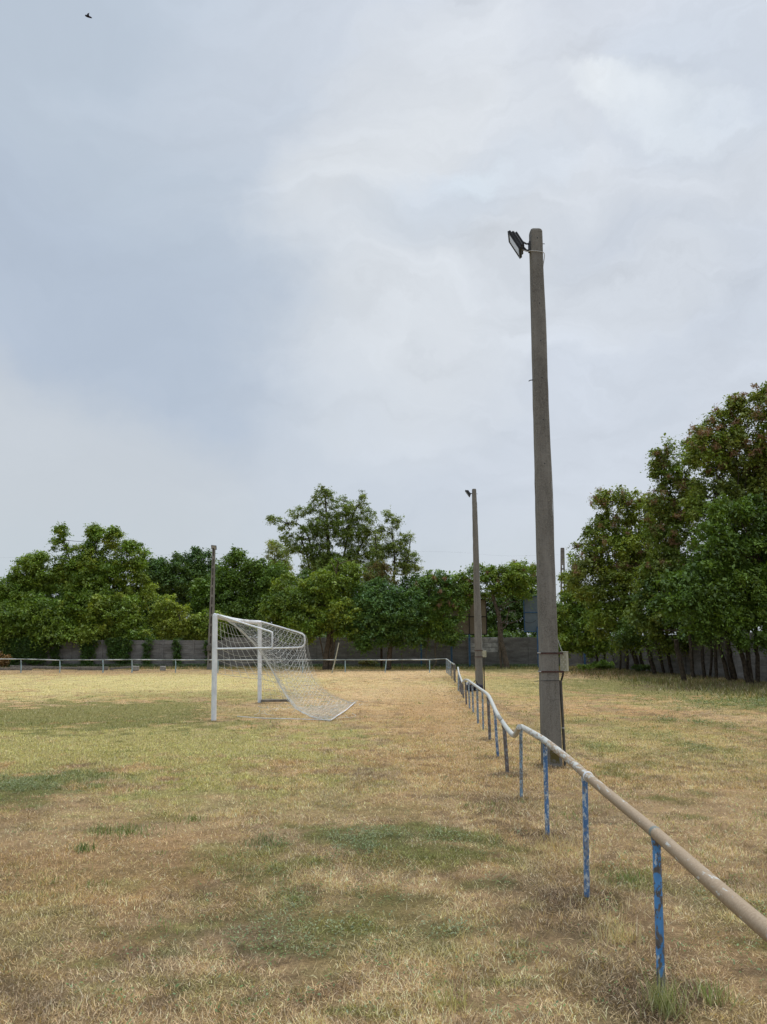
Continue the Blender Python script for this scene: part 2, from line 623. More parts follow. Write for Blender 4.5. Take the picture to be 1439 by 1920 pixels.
M_BARKP = simple('pale_bark', (0.12, 0.10, 0.075), (0.22, 0.19, 0.145), 9, 0.95, 0.05, 0.8)
M_BARKG = simple('grey_brown_bark', (0.065, 0.052, 0.040), (0.15, 0.12, 0.09), 8, 0.95, 0.05, 0.8)
M_WOOD = simple('grey_weathered_timber', (0.11, 0.10, 0.085), (0.24, 0.215, 0.18), 8, 0.9, 0.1, 0.5)
M_STICK = simple('peeled_stick', (0.34, 0.33, 0.25), (0.47, 0.46, 0.37), 9, 0.8, 0.2, 0.2)
M_BLOCK = simple('pale_concrete_block', (0.22, 0.21, 0.185), (0.34, 0.32, 0.29), 12, 0.95, 0.1, 0.6)
M_BAGB = simple('black_bag_cloth', (0.008, 0.007, 0.014), (0.02, 0.018, 0.03), 12, 0.8, 0.2, 0.3)
M_BAGW = simple('white_bag_cloth', (0.45, 0.46, 0.47), (0.62, 0.63, 0.64), 12, 0.8, 0.2, 0.3)
M_BIRD = simple('dark_feathers', (0.012, 0.010, 0.018), (0.025, 0.02, 0.03), 20, 0.8, 0.2, 0)

# ------------------------------------------------------------------ ground
S_STRAW = np.array((0.600, 0.425, 0.245))
S_ORANGE = np.array((0.500, 0.325, 0.170))
S_BROWN = np.array((0.215, 0.150, 0.095))
S_GREY = np.array((0.400, 0.310, 0.200))
S_LAWN = np.array((0.440, 0.400, 0.165))
S_YEL = np.array((0.620, 0.540, 0.260))
S_OLIVE = np.array((0.230, 0.220, 0.085))
S_GREEN = np.array((0.198, 0.210, 0.060))
S_WEED = np.array((0.185, 0.207, 0.082))
S_TAN = np.array((0.660, 0.475, 0.275))

# (pixel centre, pixel half sizes) turned into ellipses lying on the ground
ELL = []


def ell(px, py, rx, ry, col_, s, soft=0.6, amp=0.45, fr=0.9):
    c0 = G(px, py)
    a = abs(G(px + rx, py).x - c0.x)
    b = abs(G(px, py - ry).y - G(px, py + ry).y) / 2
    cy_ = (G(px, py - ry).y + G(px, py + ry).y) / 2
    cx_ = c0.x * (cy_ / c0.y)
    ELL.append((cx_, cy_, a, b, np.array(col_), s, soft, amp, fr))


ell(300, 1287, 420, 25, S_YEL, 0.80, 0.8, 0.3, 0.12)
ell(-350, 1290, 420, 25, S_YEL, 0.8, 0.8, 0.3, 0.12)
ell(230, 1410, 520, 62, S_LAWN, 0.85, 0.7, 0.4, 0.35)
ell(-400, 1410, 420, 62, S_LAWN, 0.85, 0.7, 0.4, 0.35)
ell(180, 1340, 340, 27, S_OLIVE, 0.93, 0.35, 0.35, 0.35)
ell(-400, 1340, 330, 27, S_OLIVE, 0.9, 0.35, 0.35, 0.35)
ell(430, 1303, 210, 8, S_OLIVE, 0.55, 0.7, 0.5, 0.3)
ell(560, 1490, 300, 38, S_LAWN, 0.35, 0.8, 0.5, 0.5)
ell(720, 1262, 130, 9, S_TAN, 0.8, 0.7, 0.3, 0.2)
ell(700, 1300, 130, 24, S_TAN, 0.55, 0.8, 0.4, 0.2)
ell(810, 1400, 100, 110, S_ORANGE, 0.6, 0.8, 0.4, 0.5)
ell(560, 1327, 130, 18, S_TAN, 0.45, 0.7, 0.4, 0.5)
ell(230, 1560, 420, 45, S_TAN, 0.40, 0.8, 0.5, 0.7)
ell(180, 1640, 260, 90, S_ORANGE, 0.65, 0.8, 0.4, 0.8)
ell(900, 1440, 80, 100, S_STRAW, 0.5, 0.8, 0.4, 0.8)
ell(950, 1256, 110, 8, S_OLIVE, 0.75, 0.7, 0.4, 0.3)
ell(960, 1290, 110, 24, S_LAWN, 0.6, 0.8, 0.5, 0.3)
ell(1250, 1292, 260, 22, S_OLIVE, 0.90, 0.5, 0.4, 0.25)
ell(1439, 1325, 180, 16, S_GREEN, 0.60, 0.7, 0.5, 0.4)
ell(1240, 1400, 230, 60, S_LAWN, 0.40, 0.8, 0.6, 0.5)
ell(1330, 1520, 240, 60, S_STRAW, 0.4, 0.8, 0.5, 0.7)
ell(1150, 1640, 60, 22, S_GREEN, 0.6, 0.5, 0.5, 2.0)
ell(1370, 1710, 90, 70, S_GREEN, 0.45, 0.6, 0.6, 1.8)
ell(720, 1575, 190, 26, S_WEED, 0.92, 0.5, 0.45, 1.2)
ell(700, 1600, 230, 45, S_GREEN, 0.6, 0.6, 0.5, 1.2)
ell(470, 1620, 110, 30, S_GREEN, 0.6, 0.6, 0.6, 1.6)
ell(40, 1475, 130, 28, S_WEED, 0.9, 0.5, 0.5, 1.0)
ell(20, 1500, 70, 14, S_GREEN, 0.7, 0.5, 0.5, 1.2)
ell(600, 1690, 260, 60, S_GREEN, 0.38, 0.7, 0.6, 1.6)
ell(850, 1745, 80, 16, S_WEED, 0.7, 0.5, 0.5, 2.2)
ell(560, 1760, 190, 50, S_WEED, 0.35, 0.7, 0.7, 2.4)
ell(640, 1730, 90, 22, S_GREEN, 0.5, 0.5, 0.6, 2.4)
ell(480, 1880, 140, 40, S_WEED, 0.30, 0.7, 0.7, 3)
ell(200, 1555, 60, 8, S_GREEN, 0.7, 0.4, 0.4, 2.0)
ell(60, 1800, 90, 50, S_GREEN, 0.25, 0.7, 0.7, 2.5)
ell(1030, 1500, 110, 60, S_BROWN, 0.25, 0.8, 0.6, 1.4)
ell(1060, 1700, 160, 80, S_BROWN, 0.30, 0.8, 0.6, 1.8)
ell(1250, 1262, 160, 9, (0.13, 0.10, 0.06), 0.8, 0.7, 0.4, 0.4)
ell(100, 1259, 420, 5, (0.33, 0.23, 0.14), 0.5, 0.7, 0.3, 0.3)
ell(700, 1251, 300, 5, S_OLIVE, 0.8, 0.6, 0.3, 0.3)
ell(200, 1250, 300, 6, (0.16, 0.14, 0.08), 0.8, 0.6, 0.3, 0.3)
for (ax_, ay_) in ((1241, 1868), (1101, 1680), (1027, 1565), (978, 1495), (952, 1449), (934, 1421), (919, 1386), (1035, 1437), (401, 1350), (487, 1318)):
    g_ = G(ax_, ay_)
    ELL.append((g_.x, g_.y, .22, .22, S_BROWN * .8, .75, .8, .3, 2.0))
ell(1060, 1680, 60, 30, S_BROWN, 0.7, 0.6, 0.5, 2.5)
ell(960, 1520, 60, 40, S_BROWN, 0.55, 0.6, 0.5, 2.0)
ell(1150, 1840, 110, 50, S_BROWN, 0.45, 0.7, 0.5, 2.5)
ell(900, 1350, 18, 80, S_BROWN, 0.45, 0.7, 0.5, 1.0)
ell(1380, 1288, 150, 11, (.19, .13, .08), 0.85, 0.7, 0.5, 0.6)
for i in range(46):
    qx, qy = rng.uniform(330, 1000), rng.uniform(1590, 1900)
    ell(qx, qy, rng.uniform(18, 60), rng.uniform(5, 16), (S_WEED, S_GREEN)[i % 2], rng.uniform(.3, .75), 0.6, 0.8, 3.0)
for i in range(26):
    qx, qy = rng.uniform(1080, 1439), rng.uniform(1310, 1800)
    ell(qx, qy, rng.uniform(14, 50), rng.uniform(4, 12), S_GREEN, rng.uniform(.3, .7), 0.6, 0.8, 2.0)
for i in range(20):
    qx, qy = rng.uniform(0, 400), rng.uniform(1500, 1900)
    ell(qx, qy, rng.uniform(14, 50), rng.uniform(4, 12), (S_GREEN, S_LAWN)[i % 2], rng.uniform(.3, .6), 0.6, 0.8, 2.0)
WEEDS_AT = [e for e in ELL if e[4][2] == S_WEED[2]]


def field_color(x, y, pick=False, patch=1.0):
    """species and dryness of the turf at a place, as a colour"""
    n1 = fbm(x * 0.35, y * 0.22, 4, 3)
    n2 = fbm(x * 1.7, y * 1.2, 4, 11)
    n3 = fbm(x * 5.5, y * 5.0, 3, 23)
    w = np.clip((n1 - 0.35) / 0.3, 0, 1)[..., None]
    c = S_STRAW * (1 - w) + S_ORANGE * w
    w = np.clip((n2 - 0.50) / 0.14, 0, 1)[..., None] * 0.60
    c = c * (1 - w) + S_GREY * 0.85 * w
    n5 = fbm(x * 2.9 + 7, y * 2.3, 4, 83)
    w = np.clip((n5 - 0.54) / 0.12, 0, 1)[..., None] * 0.55
    c = c * (1 - w) + S_ORANGE * 0.75 * w
    w = np.clip((n3 - 0.56) / 0.12, 0, 1)[..., None] * 0.60
    c = c * (1 - w) + S_BROWN * w
    n4 = fbm(x * 0.9 + 40, y * 0.8, 4, 31)
    w = np.clip((n4 - 0.55) / 0.15, 0, 1)[..., None] * 0.35
    c = c * (1 - w) + S_LAWN * w
    for (ex, ey, a, b, ec, s, soft, amp, fr) in ELL:
        near = np.nonzero((np.abs(x - ex) < a * 2.9) & (np.abs(y - ey) < b * 2.9))[0]
        if not len(near):
            continue
        xs, ys = x[near], y[near]
        nn = fbm(xs * fr * 1.6 + ex, ys * fr + ey, 4, 41) - 0.5
        fine = fbm(xs * 3.2, ys * 3.4, 3, 57) - 0.5
        d = np.sqrt(((xs - ex) / a) ** 2 + ((ys - ey) / b) ** 2) + nn * amp * 2.2 + fine * 2.1
        w = np.clip((1.0 + soft * 0.5 - d) / soft, 0, 1)
        w = w * w * (3 - 2 * w) * s * (patch if (ec[1] > ec[0]) else 1.0)
        if pick:       # every blade is one kind or the other
            w = np.where(rng.uniform(0, 1, w.shape) < w, 0.25 + 0.75 * w, 0.25 * w)
        w = w[..., None]
        c[near] = c[near] * (1 - w) + ec * w
    return c


def terrain(x, y):
    z = (fbm(x * 0.5, y * 0.5, 3, 5) - 0.5) * 0.05 + (fbm(x * 3, y * 3, 3, 8) - 0.5) * 0.03
    return z - 0.01


def grid_sheet(xs, ys):
    X, Y = np.meshgrid(xs, ys)
    Z = terrain(X, Y)
    far = np.clip((np.hypot(X, Y) - 60) / 20, 0, 1)
    Z = Z * (1 - far) - 0.02 * far
    V = np.stack([X, Y, Z], -1).reshape(-1, 3)
    nx, ny = len(xs), len(ys)
    i = np.arange(nx - 1)[None, :] + np.arange(ny - 1)[:, None] * nx
    F = np.stack([i, i + 1, i + 1 + nx, i + nx], -1).reshape(-1, 4)
    return V, F


def graded(lim, step0, grow, far):
    out = [0.0]
    s = step0
    while out[-1] < lim:
        out.append(out[-1] + s)
        s *= grow
    out += far
    return out


gx = graded(34, 0.05, 1.012, [40, 60, 100, 200, 500, 1500])
gx = np.array([-v for v in reversed(gx[1:])] + gx)
gy0 = graded(66, 0.05, 1.0085, [75, 100, 200, 500, 1500])
gy = np.array([-1500, -300, -60, -20, -8, -3, -1, 0.5, 1.5] + [2.2 + v for v in gy0])
V, F = grid_sheet(gx, gy)
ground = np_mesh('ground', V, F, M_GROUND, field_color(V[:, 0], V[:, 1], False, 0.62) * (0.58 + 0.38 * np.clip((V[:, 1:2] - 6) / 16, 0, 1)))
tag(ground, kind='structure')
ground['label'] = 'dry mown sports field with straw coloured and green turf'

# ------------------------------------------------------------------ grass blades
def blades(name, x, y, h, w, lean, colr, segs=2, label=None):
    n = len(x)
    z = terrain(x, y) - 0.004
    az = rng.uniform(0, 2 * np.pi, n)
    dirx, diry = np.cos(az), np.sin(az)
    fa = rng.uniform(0, 2 * np.pi, n)
    px_, py_ = np.cos(fa) * w / 2, np.sin(fa) * w / 2
    base = np.stack([x, y, z], -1)
    side = np.stack([px_, py_, np.zeros(n)], -1)
    l1 = lean * 0.78
    mid = base + np.stack([dirx * h * np.sin(l1) * 0.55, diry * h * np.sin(l1) * 0.55, h * np.cos(l1) * 0.55], -1)
    tip = mid + np.stack([dirx * h * np.sin(lean) * 0.5, diry * h * np.sin(lean) * 0.5, h * np.cos(lean) * 0.5], -1)
    tip[:, 2] = np.maximum(tip[:, 2], z + 0.006)
    if segs == 2:
        Vv = np.stack([base - side, base + side, mid + side * 0.8, mid - side * 0.8, tip], 1).reshape(-1, 3)
        i = np.arange(n)[:, None] * 5
        Fv = np.concatenate([i + np.array([[0, 1, 2]]), i + np.array([[0, 2, 3]]), i + np.array([[3, 2, 4]])], 0)
        cv = np.repeat(colr, 5, axis=0)
    else:
        Vv = np.stack([base - side, base + side, tip], 1).reshape(-1, 3)
        i = np.arange(n)[:, None] * 3
        Fv = i + np.array([[0, 1, 2]])
        cv = np.repeat(colr, 3, axis=0)
    return Vv, Fv, cv


def scatter(n, y0, y1, pw=1.0, xpad=1.25):
    """points of the field in front of the camera between two distances, denser when near"""
    u = rng.uniform(0, 1, n)
    if pw == 1.0:
        y = y0 * (y1 / y0) ** u
    else:
        y = (y0 ** (1 - pw) + u * (y1 ** (1 - pw) - y0 ** (1 - pw))) ** (1 / (1 - pw))
    x = rng.uniform(-1, 1, n) * (y * 0.50 * xpad + 0.6)
    return x, y


def vary(c, n, amt=0.22, light=0.12):
    k = rng.normal(1.0, amt, n).clip(0.45, 1.7)[:, None]
    out = c * k
    pale = rng.uniform(0, 1, n) < light
    out[pale] = out[pale] * 0.35 + np.array((0.76, 0.66, 0.47)) * 0.65
    return out.clip(0.01, 0.85)


parts_ = []
# short matted cover
x, y = scatter(430000, 2.6, 15.0, 1.0)
kp = rng.uniform(0, 1, len(x)) < np.clip((fbm(x * 2.4, y * 2.0, 4, 71) - 0.40) / 0.16, np.clip((y - 4) / 7, 0.10, 0.65), 1)
x, y = x[kp], y[kp]
n = len(x)
hh = rng.uniform(0.016, 0.050, n) * (1 + 0.6 * (vnoise(x * 1.3, y * 1.3, 77) - 0.5))
ww = rng.uniform(0.0018, 0.0042, n) * np.maximum(1, y / 5)
parts_.append(blades('g', x, y, hh, ww, rng.uniform(0.6, 1.8, n), vary(field_color(x, y, True) * 1.36, n, 0.38, 0.09)))
# clumped tufts
tx, ty = scatter(15000, 2.6, 18.0, 1.0)
keep = fbm(tx * 1.1, ty * 1.1, 3, 91) > 0.46
tx, ty = tx[keep], ty[keep]
k = 13
x = np.repeat(tx, k) + rng.normal(0, 0.018, len(tx) * k) * np.repeat(1 + ty / 10, k)
y = np.repeat(ty, k) + rng.normal(0, 0.018, len(tx) * k) * np.repeat(1 + ty / 10, k)
n = len(x)
th = np.repeat(rng.uniform(0.024, 0.066, len(tx)) * np.where(rng.uniform(0, 1, len(tx)) < .08, 1.5, 1), k)
tc_ = np.repeat(field_color(tx, ty, True) * rng.normal(1.0, 0.26, len(tx)).clip(0.5, 1.6)[:, None], k, axis=0)
parts_.append(blades('g', x, y, th * rng.uniform(0.5, 1.1, n), rng.uniform(0.0022, 0.0046, n) * np.maximum(1, y / 6), rng.uniform(0.25, 1.45, n), vary(tc_ * 1.40, n, 0.28, 0.14)))
# long uncut straw along the railing and round the posts
POSTLINE = [G(1241, 1868), G(1101, 1677), G(1027, 1563), G(978, 1493), G(951, 1447), G(934, 1419), G(919, 1384), G(907, 1370), G(897, 1356), G(888, 1337), G(875, 1320), G(866, 1302), G(854, 1281), G(838, 1260)]
lx = np.array([p.x for p in POSTLINE]); ly = np.array([p.y for p in POSTLINE])
t_ = rng.uniform(0, 1, 30000) ** 1.3
y = 2.4 + t_ * 40
x = np.interp(y, ly, lx) + rng.normal(0, 0.20, len(y)) * (1 + (rng.uniform(0, 1, len(y)) < 0.2) * 1.2)
kp = (fbm(x * 2.5, y * 1.6, 3, 19) > 0.42)
x, y = x[kp], y[kp]
n = len(x)
parts_.append(blades('g', x, y, rng.uniform(0.025, 0.08, n) * (0.5 + 0.8 * vnoise(x * 2, y * 2, 5)), rng.uniform(0.0024, 0.005, n) * np.maximum(1, y / 6), rng.uniform(0.7, 1.9, n), vary(field_color(x, y) * 0.35 + S_TAN * 0.66, n, 0.28, 0.15)))
gx_, gy_ = scatter(1500, 2.8, 26.0, 1.0)
kp = (fbm(gx_ * .8, gy_ * .7, 3, 66) > np.where(gx_ > np.interp(gy_, ly, lx), 0.44, 0.56))
gx_, gy_ = gx_[kp], gy_[kp]
k = 22
x = np.repeat(gx_, k) + rng.normal(0, .035, len(gx_) * k) * np.repeat(1 + gy_ / 12, k)
y = np.repeat(gy_, k) + rng.normal(0, .035, len(gx_) * k) * np.repeat(1 + gy_ / 12, k)
n = len(x)
gcol = np.where((rng.uniform(0, 1, len(gx_)) < .5)[:, None], np.array((.20, .26, .08)), np.array((.27, .29, .11)))
parts_.append(blades('g', x, y, rng.uniform(0.025, 0.07, n), rng.uniform(0.0026, 0.0048, n) * np.maximum(1, y / 6), rng.uniform(0.2, 1.4, n), vary(np.repeat(gcol, k, axis=0), n, .25, .12)))
# long pale dead stems lying across the turf
x, y = scatter(2600, 2.6, 12.0, 1.0)
n = len(x)
parts_.append(blades('g', x, y, rng.uniform(0.05, 0.12, n), rng.uniform(0.0018, 0.003, n) * np.maximum(1, y / 6), rng.uniform(1.2, 1.85, n), vary(np.tile(np.array((0.66, 0.56, 0.37)), (n, 1)), n, 0.2, 0.3)))
V = []; F = []; Cc = []; off = 0
for (v, f, c) in parts_:
    V.append(v); F.append(f + off); Cc.append(c); off += len(v)
grass = np_mesh('grass', np.concatenate(V), np.concatenate(F), M_GRASS, np.concatenate(Cc))
tag(grass, 'short dry straw coloured grass covering the near field', 'grass', kind='stuff')

x, y = scatter(330000, 9.5, 60.0, 1.35, 1.15)
n = len(x)
f1 = blades('g', x, y, rng.uniform(0.02, 0.05, n), rng.uniform(0.008, 0.016, n) * np.maximum(1, y / 16), rng.uniform(0.4, 1.4, n), vary(field_color(x, y, True) * 1.16, n, 0.30, 0.06), 1)
# rougher, greener growth at the foot of the walls and under the trees
x2 = rng.uniform(-34, 19, 26000); y2 = 57.0 + rng.uniform(-2.4, 1.6, 26000)
x3 = rng.normal(14.6, 1.5, 42000); y3 = rng.uniform(24, 58, 42000)
xx = np.concatenate([x2, x3]); yy = np.concatenate([y2, y3]); n = len(xx)
cc_ = np.where((rng.uniform(0, 1, n) < 0.45)[:, None], S_GREEN * 0.75, field_color(xx, yy))
f2 = blades('g', xx, yy, rng.uniform(0.06, 0.26, n), rng.uniform(0.02, 0.04, n), rng.uniform(0.2, 1.2, n), vary(cc_, n, 0.3, 0.03), 1)
o2 = len(f1[0])
fgrass = np_mesh('far_grass', np.concatenate([f1[0], f2[0]]), np.concatenate([f1[1], f2[1] + o2]), M_GRASS, np.concatenate([f1[2], f2[2]]))
tag(fgrass, 'yellowish and olive turf of the pitch and rougher grass below the walls', 'grass', kind='stuff')

# small leafy weeds in the green patches
def weed_leaves(cx_, cy_, spread, k, size, colr, hgt=0.05):
    n = len(cx_) * k
    x = np.repeat(cx_, k) + rng.normal(0, 1, n) * np.repeat(spread, k)
    y = np.repeat(cy_, k) + rng.normal(0, 1, n) * np.repeat(spread, k)
    z = terrain(x, y) + rng.uniform(0.01, 1, n) ** 1.3 * hgt
    a = rng.uniform(0, 2 * np.pi, n)
    u = np.stack([np.cos(a), np.sin(a), rng.uniform(-0.1, 0.7, n)], -1)
    u /= np.linalg.norm(u, axis=1)[:, None]
    s = np.stack([-np.sin(a), np.cos(a), rng.normal(0, 0.3, n)], -1)
    L = rng.uniform(0.6, 1.3, n)[:, None] * size * np.maximum(1, np.repeat(cy_, k) / 9)[:, None]
    c0 = np.stack([x, y, z], -1)
    Vv = np.stack([c0, c0 + u * L * 0.5 + s * L * 0.24, c0 + u * L, c0 + u * L * 0.5 - s * L * 0.24], 1).reshape(-1, 3)
    Fv = np.arange(n * 4).reshape(-1, 4)
    cv = np.repeat(vary(np.repeat(colr, k, axis=0), n, 0.22, 0.0), 4, axis=0)
    return Vv, Fv, cv


wx, wy, wc, ws = [], [], [], []
for (ex, ey, a, b, ec, s, soft, amp, fr) in ELL:
    isw = abs(ec[2] - S_WEED[2]) < 1e-6
    isg = abs(ec[2] - S_GREEN[2]) < 1e-6
    if not (isw or isg) or ey > 30:
        continue
    dens = 260 if isw else 70
    cnt = int(min(3600, dens * a * b * math.pi * s))
    px_ = ex + rng.normal(0, 0.5, cnt) * a
    py_ = ey + rng.normal(0, 0.5, cnt) * b
    kp = (fbm(px_ * 3.0, py_ * 2.2, 3, 63) > 0.50) & (py_ > 2.4)
    wx.append(px_[kp]); wy.append(py_[kp])
    cw = np.where((rng.uniform(0, 1, kp.sum()) < (0.7 if isw else 0.2))[:, None], np.array((0.215, 0.250, 0.125)), np.array((0.135, 0.170, 0.048)))
    wc.append(cw)
sx, sy = scatter(900, 3.0, 18, 1.0)
kp = fbm(sx * 0.9, sy * 0.9, 3, 64) > 0.52
wx.append(sx[kp]); wy.append(sy[kp]); wc.append(np.tile(np.array((0.14, 0.215, 0.07)), (kp.sum(), 1)))
wx, wy, wc = np.concatenate(wx), np.concatenate(wy), np.concatenate(wc)
V, F, Cc = weed_leaves(wx, wy, np.full(len(wx), 0.035) * np.maximum(1, wy / 9), 14, 0.019, wc, 0.065)
weeds = np_mesh('weeds', V, F, M_LEAF, Cc)
tag(weeds, 'low silvery green weeds growing in patches in the dry grass', 'weeds', kind='stuff')


def tuft(px, py, n, hmin, hmax, spread, base_c, label, name='grass_tuft', lean=(0.05, 0.9)):
    c0 = G(px, py)
    x = c0.x + rng.normal(0, spread, n)
    y = c0.y + rng.normal(0, spread, n)
    cc = vary(np.tile(np.array(base_c), (n, 1)), n, 0.25, 0.2)
    Vv, Fv, cv = blades('t', x, y, rng.uniform(hmin, hmax, n), rng.uniform(0.0025, 0.0045, n) * max(1, c0.y / 5), rng.uniform(lean[0], lean[1], n), cc)
    o = np_mesh(name, Vv, Fv, M_GRASS, cv, origin=c0)
    tag(o, label, 'grass tuft', 'tufts of longer grass')
    return o


tuft(1248, 1893, 200, 0.07, 0.20, 0.045, (0.30, 0.32, 0.13), 'tall green tuft around the foot of the nearest blue post')
tuft(1330, 1872, 130, 0.05, 0.12, 0.06, (0.26, 0.32, 0.11), 'bright green tuft right of the nearest post, at the bottom of the photo')
tuft(1180, 1645, 150, 0.03, 0.08, 0.08, (0.22, 0.29, 0.10), 'green tuft right of the second post from the camera')
tuft(250, 1557, 240, 0.03, 0.07, 0.13, (0.19, 0.25, 0.08), 'dark green tuft alone in the dry grass below the left part of the pitch')
tuft(198, 1556, 170, 0.03, 0.06, 0.11, (0.19, 0.25, 0.08), 'small green tuft just left of the darker lone tuft')
tuft(356, 1536, 120, 0.03, 0.07, 0.08, (0.20, 0.25, 0.08), 'small green tuft near the edge of the yellow turf, right of the lone tufts')
tuft(158, 1592, 110, 0.03, 0.10, 0.04, (0.13, 0.20, 0.06), 'narrow upright green tuft in the orange straw at left')
tuft(497, 1577, 220, 0.03, 0.06, 0.10, (0.17, 0.23, 0.10), 'dark leafy tuft at the left edge of the large weed patch')
tuft(1125, 1705, 120, 0.04, 0.10, 0.12, (0.56, 0.44, 0.26), 'straw coloured tuft around the second post from the camera')
tuft(1040, 1585, 190, 0.05, 0.12, 0.12, (0.56, 0.44, 0.26), 'straw coloured tuft around the third post from the camera')
tuft(1160, 1760, 130, 0.05, 0.14, 0.07, (0.54, 0.44, 0.24), 'pale straw tuft on the ground between the two nearest posts')
tuft(840, 1880, 120, 0.04, 0.11, 0.06, (0.50, 0.46, 0.20), 'yellow straw tuft at the bottom of the photo, left of the railing')

# ------------------------------------------------------------------ railing
def ground_fix(p):
    return Vector((p.x, p.y, -0.12))


# (foot pixel, head pixel, radius, material) of every post, nearest first
NEAR_POSTS = [((1622, 2330), (1612, 1900), .021, M_BLUE_A, None),
              ((1241, 1868), (1231, 1572), .0205, M_BLUE_A, 'post with dark brown rust and flakes of bright blue paint'),
              ((1101, 1677), (1097, 1458), .0200, M_BLUE_B, 'post with bright blue paint flaking to white'),
              ((1027, 1563), (1022, 1392), .0205, M_BLUE_B, None),
              ((978, 1493), (977, 1368), .0190, M_BLUE_C, 'whitish worn post'),
              ((951.9, 1447), (945.6, 1360), .0260, M_RUST_P, 'thick grey post leaning slightly'),
              ((934, 1419), (927.9, 1330), .0210, M_BLUE_B, None),
              ((919, 1384.6), (915.6, 1307), .0270, M_RUST_P, None),
              ((906.7, 1370), (905.0, 1297), .0190, M_BLUE_C, None),
              ((896.7, 1355.7), (895, 1291), .0240, M_BLUE_C, None),
              ((888, 1336.8), (886, 1285.6), .0240, M_BLUE_C, None),
              ((881, 1326.7), (879, 1280), .0240, M_BLUE_C, None),
              ((875, 1320), (873, 1278), .0270, M_RUST_P, None),
              ((869.4, 1309), (867.8, 1281), .0270, M_RUST_P, None),
              ((866, 1302), (865, 1273), .0260, M_RUST_P, None),
              ((863.4, 1298), (862.3, 1265), .0260, M_RUST_P, None),
              ((860, 1295.6), (860, 1256), .0260, M_BLUE_C, None)]
r0 = G(1101, 1677)
railing = empty('pipe_railing', (r0.x, r0.y, 0), 'bent pipe railing on flaking blue posts running from the right foreground along the field', 'railing', 'pipe railings around the field')


def foot_point(px, py):
    g = G(px, py)
    return g


depths = []
for (b_, t, r, mt, lb) in NEAR_POSTS:
    if b_[0] == 1622:
        g = Vector((1.255, 2.15, 0))
        top = P(1622, 1893, 2.15)
    else:
        g = foot_point(*b_)
        top = P(t[0], t[1], g.y)
    depths.append(g.y)
    mb = MB()
    foot = Vector((g.x, g.y, -0.15)) + (g - top) * 0.0
    mb.tube([foot, g, g.lerp(top, 0.5), top], r, 12)
    # little weld collar under the rail
    mb.tube([top - Vector((0, 0, .03)), top + Vector((0, 0, .004))], [r * 1.15, r * 1.3], 12)
    o = mb.build('post', mt, railing, True)
    if lb: o['label'] = lb
D = depths
rail_px = [(1622, 1885, 2.15), (1420, 1729, 2.75), (1230, 1562, D[1]), (1160, 1504, (D[1] + D[2]) / 2 - .1), (1098, 1452, D[2]), (1057, 1416, (D[2] + D[3]) / 2), (1021, 1388, D[3]),
           (1000, 1375, 7.7), (979, 1363, D[4])]
rail2_px = [(974, 1363, 8.65), (965, 1379, 9.25), (953, 1368, 9.8), (943, 1354, D[5]), (934, 1341, 10.9), (925, 1322, D[6]), (918, 1307, 12.8), (912, 1300, D[7]), (904, 1294, D[8]), (894, 1287, D[9]),
            (885, 1280.5, D[10]), (878, 1275.5, D[11]), (873, 1274.5, D[12]), (870.5, 1275.5, 22.7)]
rail3_px = [(869.5, 1277, 22.9), (867.5, 1280, D[13]), (864.2, 1271, D[14]), (861, 1262, D[15]), (859, 1251.5, 29.3)]


def smooth_path(pts, sub=4):
    out = []
    n = len(pts)
    for i in range(n - 1):
        p0 = pts[max(i - 1, 0)]; p1 = pts[i]; p2 = pts[i + 1]; p3 = pts[min(i + 2, n - 1)]
        for s in range(sub):
            t = s / sub
            out.append(0.5 * ((2 * p1) + (p2 - p0) * t + (2 * p0 - 5 * p1 + 4 * p2 - p3) * t * t + (3 * p1 - p0 - 3 * p2 + p3) * t ** 3))
    out.append(pts[-1])
    return out


for pl, rr in ((rail_px, .0305), (rail2_px, .0295), (rail3_px, .0300)):
    pts = smooth_path([P(*q) for q in pl], 5)
    MB().tube(pts, rr, 16).build('rail', M_RAIL, railing, True)
# coupling ring on the rail just past the second post
c1, c2 = P(1098, 1452, D[2]), P(1160, 1504, (D[1] + D[2]) / 2 - .1)
dv = (c2 - c1).normalized()
MB().tube([c1 + dv * .075, c1 + dv * .081, c1 + dv * .095, c1 + dv * .101], [.0315, .036, .036, .0315], 16).build('coupling_ring', M_WHITE_WORN, railing, True)
for k_, q in ((1, (1230, 1562, D[1])), (3, (1021, 1388, D[3]))):
    c = P(*q)
    dv = (P(1160, 1504, (D[1] + D[2]) / 2 - .1) - P(1420, 1729, 2.75)).normalized()
    MB().tube([c - dv * .03, c - dv * .012, c + dv * .012, c + dv * .03], [.0300, .0316, .0316, .0300], 14).build('weld', M_FARRAIL, railing, True)

# far railing: corner and long back run
cr = G(837.8, 1261)
far_rail = empty('pipe_railing', (cr.x, cr.y, 0), 'thin pale pipe railing across the far end of the pitch, turning a corner', 'railing', 'pipe railings around the field')
SIDE = [((854, 1281), (853.4, 1245.6)), ((851.8, 1277), (851, 1245)), ((848.0, 1273), (847.2, 1243)), ((845.2, 1268), (844.6, 1240.5)), ((842.5, 1265.5), (842.1, 1238.5)), ((840.3, 1263), (840, 1237)), ((837.8, 1261), (837.4, 1236))]
hp = []
for (b_, t) in SIDE:
    g = G(*b_); top = P(t[0], t[1], g.y)
    hp.append(top)
    MB().tube([Vector((g.x, g.y, -.15)), g, top], .028, 8).build('post', M_RUST_P if len(hp) < 4 else M_BLUE_C, far_rail, True)
hp[0] = hp[0] + Vector((-.03, -.3, 0))
MB().tube([p + Vector((-.04, 0, .02)) for p in hp], .034, 10).build('rail', M_FARRAIL, far_rail, True)
yb = cr.y
back_tops = []
